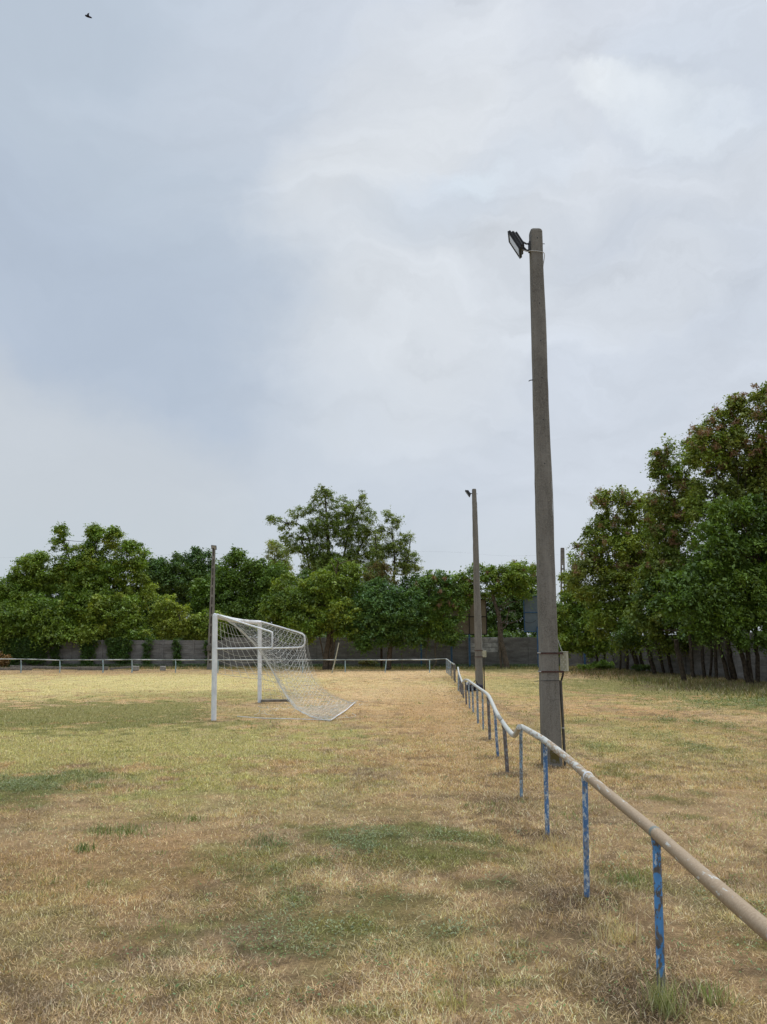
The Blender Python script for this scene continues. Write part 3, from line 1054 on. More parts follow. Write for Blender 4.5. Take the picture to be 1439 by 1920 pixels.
for px_, pt in ((806, 1236.5), (725, 1237), (647.7, 1237), (568, 1237), (487, 1237), (409, 1237), (329.7, 1237), (248, 1236.5), (193.5, 1237), (112.6, 1237.5), (39.7, 1235.5), (-45, 1235), (-130, 1236), (-220, 1235), (-310, 1236)):
    g = P(px_, 1258, yb); g.z = 0
    top = P(px_, pt + 1, yb)
    back_tops.append((px_, top))
    xx_ = 0.05 if px_ == 725 else 0
    MB().tube([Vector((g.x - xx_ * 2, g.y, -.15)), Vector((g.x - xx_, g.y, 0.3)), top], .033 if px_ not in (248, 193.5) else .042, 8).build('post', M_FARPOST, far_rail, True)
pts = [hp[-1] + Vector((-.04, 0, .02))]
prev = pts[0]
for px_, top in back_tops:
    pts.append(prev.lerp(top, 0.5) + Vector((0, 0, .02 + rng.normal(0, .008))))
    pts.append(top + Vector((0, 0, .02)))
    prev = top
MB().tube(pts, .033, 10).build('rail', M_FARRAIL, far_rail, True)

# ------------------------------------------------------------------ lamp poles
def rect_pole(base, top, wb, db, wt_, dt, nseg=26, bev=0.012, yaw=0.0, jitter=0.0016):
    mb = MB()
    vs, fs = [], []
    M = Matrix.Rotation(yaw, 3, 'Z')
    base = Vector(base); top = Vector(top)
    levels = [(-0.03, 1.0)] + [(i / nseg, 1.0) for i in range(nseg + 1)]
    levels += [(1.0 + 0.0035, 0.93), (1.0 + 0.0062, 0.72)]
    for (t, s) in levels:
        w = (wb + (wt_ - wb) * min(t, 1)) * s / 2
        d = (db + (dt - db) * min(t, 1)) * s / 2
        b = bev
        ring = [(w - b, d), (w, d - b), (w, -d + b), (w - b, -d), (-w + b, -d), (-w, -d + b), (-w, d - b), (-w + b, d)]
        c = base.lerp(top, t)
        for (x, y) in ring:
            j = rng.normal(0, jitter, 2)
            vs.append(c + M @ Vector((x + j[0], y + j[1], 0)))
    for k in range(len(levels) - 1):
        for i in range(8):
            j = (i + 1) % 8
            fs.append((k * 8 + j, k * 8 + i, k * 8 + 8 + i, k * 8 + 8 + j))
    fs.append(tuple(range(8)))
    m_ = (len(levels) - 1) * 8
    fs.append(tuple(reversed(range(m_, m_ + 8))))
    return mb.add(vs, fs)


def floodlight(parent, c, ndir, size, side=Vector((0, 1, 0))):
    """c centre of the front, ndir the way it shines"""
    n = ndir.normalized()
    s = (side - n * side.dot(n)).normalized()
    u = n.cross(s)
    M = Matrix((s, u, n)).transposed()
    w, h = size * 1.25, size
    body = MB()
    body.box(c - n * size * .08, (w, h, size * .10), M, size * .02)
    body.box(c - n * size * .19, (w * .9, h * .84, size * .14), M, size * .03)
    for k in range(9):
        body.box(c - n * size * .30 + s * w * (k - 4) * .085, (size * .018, h * .66, size * .14), M)
    body.box(c - n * size * .27, (w * .5, h * .4, size * .12), M, size * .02)
    f = body.build('floodlight', M_BLACK, parent)
    fr = MB()
    for sg in (-1, 1):
        fr.box(c + s * sg * w * .47 - n * size * .015, (w * .06, h, size * .05), M)
        fr.box(c + u * sg * h * .47 - n * size * .015, (w * .88, h * .06, size * .05), M)
    fr.build('lamp_frame', M_BLACK, f)
    MB().box(c - n * size * .022, (w * .86, h * .86, size * .012), M).build('glass', M_GLASS, f)
    return f, s, u, n


# --- nearest pole
pb = G(1035, 1433)
pY = pb.y
p1 = empty('lamp_pole', pb, 'nearest and tallest looking concrete lamp pole, behind the railing at right', 'lamp pole', 'concrete lamp poles around the field')
top1 = P(1004.5, 437, pY)
rect_pole(pb, top1, .262, .25, .188, .17, 40, .018).build('shaft', M_POLE, p1)
zt = top1.z
ax = lambda z: pb.lerp(top1, z / zt)
half = lambda z: (.262 + (.188 - .262) * z / zt) / 2
hd = lambda z: (.25 + (.17 - .25) * z / zt) / 2
# holes through the shaft
for py in (451, 502, 573, 643, 712, 790, 872):
    q = P(1004.5 + (py - 437) * .0213 + 1.5, py, pY)
    a0 = ax(q.z)
    MB().tube([Vector((a0.x + .01, a0.y - hd(q.z) - .003, q.z)), Vector((a0.x + .01, a0.y - hd(q.z) + .012, q.z))], .0095, 8).build('bolt_hole', M_BLACK, p1)
# lamp
lc = P(964, 460, pY + .02)
f, s_, u_, n_ = floodlight(p1, lc, Vector((-.86, .24, -.50)), .345)
br = MB()
a0 = ax(lc.z - .02)
for dz_ in (.035, -.075):
    br.tube([Vector((a0.x - half(lc.z) + .01, pY, a0.z + dz_)), Vector((a0.x - half(lc.z) - .06, pY, a0.z + dz_)), lc - n_ * .10 + Vector((.0, 0, dz_ * .5 + .02))], .014, 6)
br.box(Vector((a0.x - half(lc.z) - .012, pY, a0.z - .02)), (.022, .10, .16))
br.tube([Vector((a0.x - half(lc.z) - .03, pY - .01, a0.z + .03)), Vector((a0.x + half(lc.z) + .045, pY - .01, a0.z + .03))], .006, 6)
br.build('lamp_bracket', M_BLACK, p1)
# supply cable from the lamp round the pole and down its right side
zc = P(1004, 476, pY).z
xr = lambda z: ax(z).x + half(z)
xl = lambda z: ax(z).x - half(z)
yf = lambda z: ax(z).y - hd(z)
cab = [lc - n_ * .08 + Vector((.02, -.02, -.12)), Vector((xl(zc) - .06, yf(zc) + .03, zc + .01)), Vector((xl(zc) + .0, yf(zc) - .012, zc)), Vector((xr(zc) - .02, yf(zc) - .012, zc - .02)),
       Vector((xr(zc) + .022, yf(zc) + .02, zc - .07))]
for z in np.linspace(zc - .25, 1.9, 16):
    cab.append(Vector((xr(z) + .012 + .010 * math.sin(z * 2.1), ax(z).y + .0 + .03 * math.sin(z), z)))
jb = P(1059, 1241, pY - .02)
cab += [Vector((xr(1.7) + .03, pY, 1.72)), Vector((jb.x - .03, jb.y, jb.z + .15))]
MB().tube(smooth_path(cab, 3), .0062, 6).build('cable', M_CABLE, p1, True)
# short spikes left on the left edge
q = P(996, 713, pY)
MB().tube([q + Vector((.06, 0, .01)), q + Vector((-.015, 0, 0)), q + Vector((-.035, 0, -.015))], .008, 6).build('steel_pin', M_BLACK, p1)
# bands, box, conduit
for py, nm in ((1224.5, 0), (1259, 1)):
    z = P(1020, py, pY).z
    a0 = ax(z); h1 = half(z) + .006; d1 = hd(z) + .006
    b = MB()
    b.box((a0.x, a0.y - d1, z), (h1 * 2 + .01, .006, .022)).box((a0.x, a0.y + d1, z), (h1 * 2 + .01, .006, .022))
    b.box((a0.x - h1 - .002, a0.y, z), (.006, d1 * 2 - .008, .022)).box((a0.x + h1 + .002, a0.y, z), (.006, d1 * 2 - .008, .022))
    b.box((a0.x + h1 + .03, a0.y - d1 + .01, z), (.05, .012, .03))
    bd = b.build('steel_band', M_BAND, p1)
    MB().tube([(a0.x - h1 - .05, a0.y - d1 + .012, z + .004), (a0.x - h1 + .01, a0.y - d1 + .012, z)], .009, 8).build('bolt', M_BOLT, bd)
zb = P(1020, 1275.5, pY).z
a0 = ax(zb)
MB().tube([(a0.x - half(zb) - .12, yf(zb) - .03, zb - .012), (a0.x - half(zb), yf(zb) - .010, zb), (a0.x + half(zb), yf(zb) - .008, zb + .004), (a0.x + half(zb) + .01, pY, zb)], .0035, 5).build('tie_wire', M_BLACK, p1)
BW, BD, BH = .125, .09, .27
bc = Vector((xr(1.45) + .035 + BW / 2 - .005, pY - .06, jb.z))
Mz = Matrix.Rotation(math.radians(-28), 3, 'Z')
box = MB().box(bc, (BW * .78, BD, BH), Mz, .006).build('junction_box', M_BOX, p1)
lid = MB()
lid.box(bc + Vector((0, 0, BH / 2 + .006)), (BW * .84, BD * 1.12, .014), Mz, .004)
lid.build('lid', M_BOX, box)
pat = MB()
fc = bc + Mz @ Vector((0, -BD / 2 - .002, 0))
for k in range(-3, 4):
    for j in (-1, 0, 1):
        if (k + j) % 2 == 0:
            pat.box(fc + Mz @ Vector((j * .026, 0, k * .034)), (.013, .005, .018), Mz)
pat.box(fc + Mz @ Vector((-.046, 0, 0)), (.005, .006, BH * .9), Mz).box(fc + Mz @ Vector((.046, 0, 0)), (.005, .006, BH * .9), Mz)
pat.box(fc + Mz @ Vector((0, 0, BH * .45)), (.087, .006, .006), Mz).box(fc + Mz @ Vector((0, 0, -BH * .45)), (.087, .006, .006), Mz)
pat.build('relief_pattern', M_BOXPAT, box)
z1 = bc.z - BH / 2
cx1 = xr(1) + .028
MB().tube([(bc.x - .02, bc.y, z1 + .01), (bc.x - .03, bc.y + .01, z1 - .06), (cx1 + .01, pY - .04, z1 - .14)], .014, 8).build('cable_inlet', M_COND, p1, True)
MB().box(((xr(.6) + .004), pY - .03, (z1 - .12) / 2), (.012, .05, z1 - .12)).build('cover_strip', M_COND, p1)
MB().tube([(cx1 + .002, pY - .04, z1 - .13), (cx1 + .012, pY - .04, .55), (cx1 + .022, pY - .04, -.1)], .021, 10).build('conduit', M_CONDG, p1, True)
MB().tube([(cx1 + .010, pY - .04, .50), (cx1 + .011, pY - .04, .515)], .024, 10).build('pipe_clip', M_CABLE, p1)
MB().box((pb.x + .02, yf(0) - .002, .12), (.13, .004, .18), None).build('moss_stain', simple('moss', (0.105, 0.085, 0.030), (0.150, 0.138, 0.115), 22, 0.95, 0.1, 0.5, 0.50, 0.62), p1)

# --- second pole
pb2 = G(899.5, 1292)
p2 = empty('lamp_pole', pb2, 'concrete lamp pole with a yellow band, left of the nearest pole', 'lamp pole', 'concrete lamp poles around the field')
top2 = P(889.3, 919, pb2.y)
rect_pole(pb2, top2, .28, .26, .165, .15, 30, .014, 0.0, .002).build('shaft', M_POLE, p2)
ax2 = lambda z: pb2.lerp(top2, z / top2.z)
hw2 = lambda z: (.28 + (.165 - .28) * z / top2.z) / 2
lc2 = P(876.5, 926, pb2.y)
f, s_, u_, n_ = floodlight(p2, lc2, Vector((-.80, .12, -.55)), .30)
MB().tube([lc2 - n_ * .08, Vector((ax2(lc2.z).x - hw2(lc2.z) + .02, pb2.y, lc2.z))], .018, 6).tube([Vector((ax2(lc2.z).x - .1, pb2.y, lc2.z)), Vector((ax2(lc2.z).x + .14, pb2.y, lc2.z))], .008, 5).build('lamp_bracket', M_BLACK, p2)
zz = P(899, 1249, pb2.y)
wq = hw2(zz.z)
MB().box((ax2(zz.z).x, pb2.y - .115, zz.z - .115), (wq * 2 + .002, .004, .13)).build('yellow_band', M_YELLOW, p2)
for py in (1219.5, 1231.5):
    z = P(899, py, pb2.y).z
    a0 = ax2(z); h1 = hw2(z) + .008; d1 = .13
    b = MB()
    b.box((a0.x, a0.y - d1, z), (h1 * 2 + .01, .008, .028)).box((a0.x + h1, a0.y, z), (.008, d1 * 2 - .01, .028)).box((a0.x - h1, a0.y, z), (.008, d1 * 2 - .01, .028))
    b.build('steel_band', M_BAND, p2)
zbx = P(905, 1226, pb2.y).z
MB().box((ax2(zbx).x + hw2(zbx) + .08, pb2.y - .10, zbx), (.14, .10, .25), Mz, .008).build('junction_box', M_BOX, p2)
MB().tube([(ax2(zbx).x + hw2(zbx) + .06, pb2.y - .1, zbx - .12), (ax2(1).x + hw2(1) + .05, pb2.y - .1, 1.0), (ax2(.1).x + hw2(.1) + .04, pb2.y - .1, -.1)], .022, 8).build('conduit', M_COND, p2, True)
MB().tube([(ax2(z).x + hw2(z) + .012, pb2.y - .02, z) for z in np.linspace(zbx + .1, top2.z - .5, 9)], .008, 5).build('cable', M_CABLE, p2, True)

# --- third pole beyond the goal
pb3 = G(394.5, 1255)
p3 = empty('lamp_pole', pb3, 'distant lamp pole rising behind the near goal post', 'lamp pole', 'concrete lamp poles around the field')
top3 = P(401.5, 1028, pb3.y)
sh = MB()
off3 = Vector((.13, 0, 0))
s3 = rect_pole(pb3, top3, .40, .34, .20, .2, 14, .02, 0, .002).build('shaft', M_POLE, p3)
ch = MB()
for k in np.linspace(0.05, .93, 12):
    a = pb3.lerp(top3, k); b2 = pb3.lerp(top3, k + .062)
    w = .11 * (1 - k * .5)
    ch.box((a + b2) / 2 + Vector((0, -(.34 - .14 * k) / 2 - .001, 0)), (w, .012, (b2 - a).length * .98))
ch.build('recessed_web', M_DARKF, p3)
f, s_, u_, n_ = floodlight(p3, P(401.3, 1026.5, pb3.y - .16), Vector((-.22, -.75, -.45)), .32, Vector((1, 0, 0)))
MB().box(P(401.3, 1026.5, pb3.y - .02) + Vector((0, 0, -.05)), (.08, .22, .12)).build('lamp_bracket', M_BLACK, p3)
zb3 = P(393, 1215, pb3.y)
MB().box((zb3.x + .02, pb3.y - .28, zb3.z), (.26, .16, .40), None, .01).build('junction_box', M_CONDG, p3)

# --- utility pole over the trees at right
b4 = Vector((P(1056, 1200, 84).x, 84, 0))
p4 = empty('utility_pole', b4, 'slotted concrete utility pole with its top showing above the trees', 'utility pole')
t4 = P(1055, 1028, 84)
for sg in (-1, 1):
    mb = MB()
    mb.tube([b4 + Vector((sg * .24, 0, 0)), t4 + Vector((sg * .13, 0, 0))], [.11, .09], 4)
    mb.build('leg', M_WALL, p4)
for k in np.linspace(.1, .98, 22):
    a = b4.lerp(t4, k)
    MB().box(a, (.44 - .18 * k, .12, .16)).build('rung', M_WALL, p4)
MB().box(t4 + Vector((0, 0, -.9)), (.34, .16, 1.9)).build('pole_head', M_WALL, p4)
# thin wires
w = MB()
pts = [P(-60, 1047, 84), P(300, 1040, 84), P(790, 1034, 84), P(940, 1042, 84), P(1055, 1040, 84)]
w.tube(smooth_path(pts, 6), .003, 5)
tag(w.build('power_line', M_DARKF, None, True, origin=pts[2]), 'thin power line crossing low in the sky above the far trees', 'power line')

# ------------------------------------------------------------------ goal
gn, gf = G(401.3, 1349), G(487.3, 1317)
goal = empty('football_goal', (gn + gf) / 2, 'white football goal seen from the side with a sagging torn net', 'goal')
zn = P(403, 1150, gn.y).z
tn = P(404.0, 1150, gn.y); tf = P(487.3, 1164, gf.y)
tn.z -= .06; tf.z -= .055
gr = .060


def goal_post(g, t):
    return MB().tube([Vector((g.x, g.y, -.12)), g, t + Vector((0, 0, .0))], gr, 18)


goal_post(gn, tn + Vector((0, 0, .0))).tube([tn, tn + Vector((0, 0, .045)), tn + Vector((0, 0, .058))], [gr, gr * .85, gr * .3], 18).build('goal_post', M_WHITE, goal, True)
goal_post(gf, tf).build('goal_post', M_WHITE, goal, True)
cb = smooth_path([tn, tn.lerp(tf, .33) + Vector((0, 0, -.03)), tn.lerp(tf, .66) + Vector((0, 0, -.03)), tf + Vector((0, .05, .01))], 4)
MB().tube(cb, gr * .95, 18).build('crossbar', M_WHITE_WORN, goal, True)
# rear brackets
br_r = .021


def br_pts(*q):
    return [P(*k) for k in q]


gY, fY = gn.y, gf.y
nb = smooth_path(br_pts((407, 1152, gY), (460, 1169.5, gY), (507, 1184, gY)), 2) + br_pts((510.5, 1186, gY), (511, 1189, gY), (511, 1211, gY), (510, 1214, gY), (506, 1215, gY)) + br_pts((407, 1216.5, gY))
MB().tube(nb, br_r, 10).build('net_bracket', M_WHITE, goal, True)
fb = br_pts((490, 1165.5, fY), (530, 1177, fY), (560, 1186, fY), (567, 1188.5, fY), (571, 1192, fY), (572, 1196, fY), (572, 1206, fY), (570, 1210, fY), (566, 1213, fY), (560, 1214, fY), (489, 1216, fY))
MB().tube(fb, br_r * 1.15, 10).build('net_bracket', M_WHITE, goal, True)
# ground bar
g1, g2, g3 = G(445, 1346), G(621, 1353), G(666, 1319)
for v in (g1, g2, g3): v.z = .035
MB().tube([g1, g1.lerp(g2, .3) + Vector((0, .02, -.02)), g1.lerp(g2, .6) + Vector((0, -.02, -.005)), g2], .009, 6).tube([g2, g2.lerp(g3, .5) + Vector((.03, 0, -.01)), g3], .013, 6).build('ground_bar', M_WHITE_WORN, goal, True)
# net ------------------------------------------------
gn_top = P(405, 1153, gY)
C1 = [P(405, 1153, gY), P(440, 1172, gY + .15), P(466, 1196, gY + .35), P(492, 1228, gY + .5), P(510, 1258, gY + .5), P(532, 1298, gY + .3), P(556, 1328, gY), P(585, 1344, g2.y + .2), P(619, 1352, g2.y)]
C2 = [P(490, 1167, fY), P(528, 1178, fY), P(562, 1188, fY), P(572, 1200, fY), P(574, 1222, fY), P(583, 1255, fY + .0), P(598, 1285, fY - .1), P(622, 1304, g3.y + .3), P(664, 1319, g3.y)]


def resample(pts, n):
    pts = smooth_path(pts, 6)
    L = [0]
    for a, b in zip(pts, pts[1:]):
        L.append(L[-1] + (b - a).length)
    out = []
    A = np.array([p[:] for p in pts])
    t = np.linspace(0, L[-1], n)
    return np.stack([np.interp(t, L, A[:, i]) for i in range(3)], -1)


def net_patch(A, B, nu, sag, wob, r, mb):
    """A, B (n,3) edge curves; nu columns between"""
    n = len(A)
    Gd = np.zeros((nu, n, 3))
    for i in range(nu):
        u = i / (nu - 1)
        Gd[i] = A * (1 - u) + B * u
        prof = np.sin(np.pi * u) * np.sin(np.pi * np.linspace(0, 1, n) ** .8)
        Gd[i, :, 2] -= sag * prof
        ed = np.minimum(1, 4 * min(u, 1 - u))
        Gd[i] += np.stack([fbm(np.full(n, i * .35), np.arange(n) * .35, 3, s) - .5 for s in (101, 202, 303)], -1) * wob * ed
    Gd[:, :, 2] = np.maximum(Gd[:, :, 2], .02)
    for i in range(nu):
        mb.tube([Vector(p) for p in Gd[i]], r, 3, False)
    for j in range(n):
        mb.tube([Vector(p) for p in Gd[:, j]], r, 3, False)
    return Gd


nv = 34
A = resample(C1, nv); B = resample(C2, nv)
mb = MB()
rnet = .0030
net_patch(A, B, 38, .62, .11, rnet, mb)
roof = mb.build('net', M_NET, goal)
# gathered cords along the sagging near edge
mb = MB()
for k in range(5):
    o_ = rng.normal(0, .035, 3)
    pts = [Vector(p) + Vector(o_) * math.sin(math.pi * i / (nv - 1)) + Vector(rng.normal(0, .008, 3)) for i, p in enumerate(A)]
    mb.tube(pts, .0040, 3, False)
for k in range(3):
    o_ = rng.normal(0, .03, 3)
    pts = [Vector(p) + Vector(o_) * math.sin(math.pi * i / (nv - 1)) for i, p in enumerate(B)]
    mb.tube(pts, .0040, 3, False)
mb.build('net_edge_cord', M_NET, goal)
# near side curtain, torn short, and its loose threads on the grass
mb = MB()
E0 = [P(407, 1165, gY), P(407, 1190, gY), P(408, 1215, gY), P(408, 1240, gY), P(408, 1262, gY)]
E1 = [P(452, 1180, gY + .2), P(478, 1208, gY + .4), P(500, 1240, gY + .5), P(514, 1262, gY + .45), P(524, 1280, gY + .4)]
net_patch(resample(E0, 9), resample(E1, 9), 9, .13, .05, .0046, mb)
mb.build('side_net', M_NET, goal)
mb = MB()
F0 = [P(492, 1170, fY), P(492, 1195, fY), P(493, 1235, fY), P(493, 1275, fY - .0), P(498, 1310, fY)]
F1 = [P(562, 1190, fY), P(570, 1212, fY), P(576, 1245, fY), P(592, 1280, fY), P(640, 1317, fY - .1)]
net_patch(resample(F0, 16), resample(F1, 16), 13, .12, .06, .0042, mb)
mb.build('side_net', M_NET, goal)
mb = MB()
for k in range(34):
    x0 = rng.uniform(-2.9, -.9); y0 = rng.uniform(gY - .3, g3.y)
    if k > 20:
        u = rng.uniform(0, 1); q = g2.lerp(g3, u); x0, y0 = q.x + rng.normal(-.15, .15), q.y
    pts = [Vector((x0, y0, .04))]
    a = rng.uniform(0, 6.28)
    for j in range(7):
        a += rng.normal(0, .7)
        pts.append(pts[-1] + Vector((math.cos(a) * .10, math.sin(a) * .10, 0)))
        pts[-1].z = .03 + abs(rng.normal(0, .05))
    mb.tube(smooth_path(pts, 2), .0040, 3, False)
mb.build('loose_net', M_NET, goal)
# plank lying behind the far post
q = G(517, 1317.5)
pk = MB().box((q.x, q.y, .06), (.85, .16, .07), Matrix.Rotation(.1, 3, 'Z'), .01).build('plank', M_WOOD, None, origin=(q.x, q.y, 0))
tag(pk, 'short weathered plank lying on the grass behind the far goal post', 'plank')

# ------------------------------------------------------------------ perimeter walls
WY = 59.0
corner_x = P(1108, 1240, WY).x


def wall_run(parent, p0, p1, bay, h_of, skip_pale=None):
    d = (p1 - p0); L = d.length; d.normalize()
    nrm = Vector((-d.y, d.x, 0))
    ang = math.atan2(d.y, d.x)
    M = Matrix.Rotation(ang, 3, 'Z')
    nb = int(round(L / bay))
    for i in range(nb):
        a = p0 + d * (L * i / nb); b = p0 + d * (L * (i + 1) / nb)
        c = (a + b) / 2
        h = h_of(c)
        rows = 6
        mb = MB(); mp = MB()
        rh = h / rows
        tilt = rng.normal(0, .012)
        for r in range(rows):
            z = rh * (r + .5)
            pale = skip_pale and skip_pale(c, r)
            M2 = M @ Matrix.Rotation(tilt + rng.normal(0, .008), 3, 'X') @ Matrix.Rotation(rng.normal(0, .003), 3, 'Y')
            (mp if pale else mb).box(c + Vector((0, 0, z)) + nrm * rng.normal(0, .006), ((b - a).length - .12, .055, rh - .034), M2, .012)
            mb.box(c + Vector((0, 0, z + rh * .5 - (.02 if r == rows - 1 else 0))), ((b - a).length - .13, .026, .075 if r < rows - 1 else .03), M)
        mb.build('wall_panel', M_WALL, parent)
        if mp.v:
            o = mp.build('wall_panel', M_WALLPALE, parent)
            o['label'] = 'wall slabs washed with white'
    for i in range(nb + 1):
        a = p0 + d * (L * i / nb)
        h = h_of(a) + .03 + rng.normal(0, .012)
        MB().box(a + Vector((0, 0, h / 2 - .1)), (.13, .15, h + .2), M, .012).build('wall_post', M_WALL, parent)


wl_o = empty('perimeter_wall', (0, WY, 0), 'grey precast concrete slab wall along the far end of the field', 'wall', 'concrete slab walls around the field')
hw = lambda c: 2.02 if c.x < P(395, 1200, WY).x else 2.23
x_a, x_b = P(898, 1210, WY).x, P(940, 1210, WY).x
wall_run(wl_o, Vector((-42, WY, 0)), Vector((corner_x, WY, 0)), 2.3, hw, lambda c, r: (x_a - .3 < c.x < x_b + .3) and r in (3, 4, 5))
wr_o = empty('perimeter_wall', (corner_x, 30, 0), 'grey concrete slab wall running along the right side behind the locust trees', 'wall', 'concrete slab walls around the field')
wall_run(wr_o, Vector((corner_x + .14, WY - .02, 0)), Vector((18.2, 16, 0)), 2.3, lambda c: 2.25)

# hoardings on blue posts in front of the wall
yh_ = 57.6
b1 = empty('billboard', (P(1007, 1250, yh_).x, yh_, 0), 'back of a blue grey sheet billboard standing against the wall left of the nearest pole', 'billboard')
q0, q1 = P(982, 1118, yh_), P(1040, 1184, yh_)
MB().box(((q0.x + q1.x) / 2, yh_, (q0.z + q1.z) / 2), (q1.x - q0.x, .03, q0.z - q1.z)).build('sheet', M_BILLB, b1)
mb = MB()
for x_ in (q0.x, P(1011, 1150, yh_).x, q1.x):
    mb.box((x_, yh_ - .045, (q0.z + q1.z) / 2), (.07, .05, q0.z - q1.z + .1))
for z_ in (q0.z, (q0.z + q1.z) / 2 + .1, q1.z):
    for xa_, xb_ in ((q0.x, P(1011, 1150, yh_).x), (P(1011, 1150, yh_).x, q1.x)):
        mb.box(((xa_ + xb_) / 2, yh_ - .045, z_), (xb_ - xa_ - .075, .045, .07))
mb.build('frame', M_BILLF, b1)
for x_ in (P(1008, 1190, yh_).x, P(1038, 1190, yh_).x):
    MB().box((x_, yh_ - .12, q1.z / 2 + .1), (.14, .09, q1.z + .5)).build('leg', M_BILLF, b1)
w = MB()
w.tube(smooth_path([P(983, 1165, yh_ - .1), P(992, 1168, yh_ - .15), P(1001, 1166, yh_ - .15), P(1006, 1162, yh_ - .2)], 4), .014, 5)
w.tube(smooth_path([P(984, 1117, yh_ - .1), P(992, 1122, yh_ - .12), P(1006, 1117, yh_ - .1)], 4), .012, 5)
w.build('hanging_wire', M_DARKF, b1)

yh2 = 58.0
b2 = empty('billboard', (P(880, 1250, yh2).x, yh2, 0), 'faded brown billboard in a dark frame half hidden behind trees left of the second pole', 'billboard')
q0, q1 = P(842, 1124, yh2), P(913, 1189, yh2)
xm = P(880, 1150, yh2).x
MB().box(((q0.x + q1.x) / 2, yh2, (q0.z + q1.z) / 2), (q1.x - q0.x, .03, q0.z - q1.z)).build('sheet', M_BROWN, b2)
mb = MB()
for x_ in (q0.x, xm, q1.x):
    mb.box((x_, yh2 - .04, (q0.z + q1.z) / 2), (.07, .05, q0.z - q1.z + .1))
for z_ in (q0.z, (q0.z + q1.z) / 2, q1.z - .02):
    for xa_, xb_ in ((q0.x, xm), (xm, q1.x)):
        mb.box(((xa_ + xb_) / 2, yh2 - .04, z_), (xb_ - xa_ - .075, .045, .07))
mb.build('frame', M_DARKF, b2)
for px_ in (847, 881):
    MB().box((P(px_, 1240, yh2).x, yh2 - .12, q1.z / 2), (.14, .08, q1.z)).build('leg', M_BILLF, b2)
for px_, lb in ((790.5, 'narrow blue painted steel post against the far wall behind pale stems'), (1097, 'blue post in the dark corner of the walls under the right trees')):
    c = P(px_, 1240, 58.3)
    o = MB().box((c.x, c.y, 1.1), (.13, .09, 2.3), None, .008).build('steel_post', M_BILLF, None, origin=(c.x, c.y, 0))
    tag(o, lb, 'post', 'lone blue posts by the wall')

# ------------------------------------------------------------------ trees
def leaf_quads(C, R, k, size, asp, up=0.5, flat=0.55, droop=0.0, per=7):
    """C clump centres, R radii; about k leaves per clump, set along short drooping twigs"""
    m_ = max(1, int(round(k / per)))
    nt = len(C) * m_
    d = rng.normal(0, 1, (nt, 3))
    d[:, 2] = d[:, 2] * flat + 0.15
    d /= np.linalg.norm(d, axis=1)[:, None]
    tl = np.repeat(R, m_) * rng.uniform(0.55, 1.35, nt)
    cc = np.repeat(C, m_, axis=0) + rng.normal(0, 0.22, (nt, 3)) * np.repeat(R, m_)[:, None] * np.array((1, 1, .8))
    n = nt * per
    t_ = np.tile((np.arange(per) + 0.6) / per, nt) + rng.uniform(-.06, .06, n)
    D = np.repeat(d, per, axis=0); TL = np.repeat(tl, per)[:, None]
    pos = np.repeat(cc, per, axis=0) + D * TL * t_[:, None]
    pos[:, 2] -= (0.10 + droop) * (t_ ** 2) * TL[:, 0]
    pos += rng.normal(0, size * 0.35, (n, 3))
    nrm = rng.normal(0, 0.55, (n, 3)); nrm[:, 2] += up + .25
    nrm += D * 0.4
    nrm /= np.linalg.norm(nrm, axis=1)[:, None]
    t = rng.normal(0, .7, (n, 3)) + D * 1.0
    t[:, 2] -= 0.45
    t -= nrm * np.sum(t * nrm, axis=1)[:, None]
    t /= np.linalg.norm(t, axis=1)[:, None]
    b = np.cross(nrm, t)
    L = (size * rng.uniform(0.6, 1.35, n))[:, None]
    W = L * asp
    V = np.stack([pos - t * L * .5, pos + b * W * .5 + t * L * .05, pos + t * L * .5 - nrm * L * .12, pos - b * W * .5 + t * L * .05], 1)
    return V.reshape(-1, 3), n


LEAFN = [0]


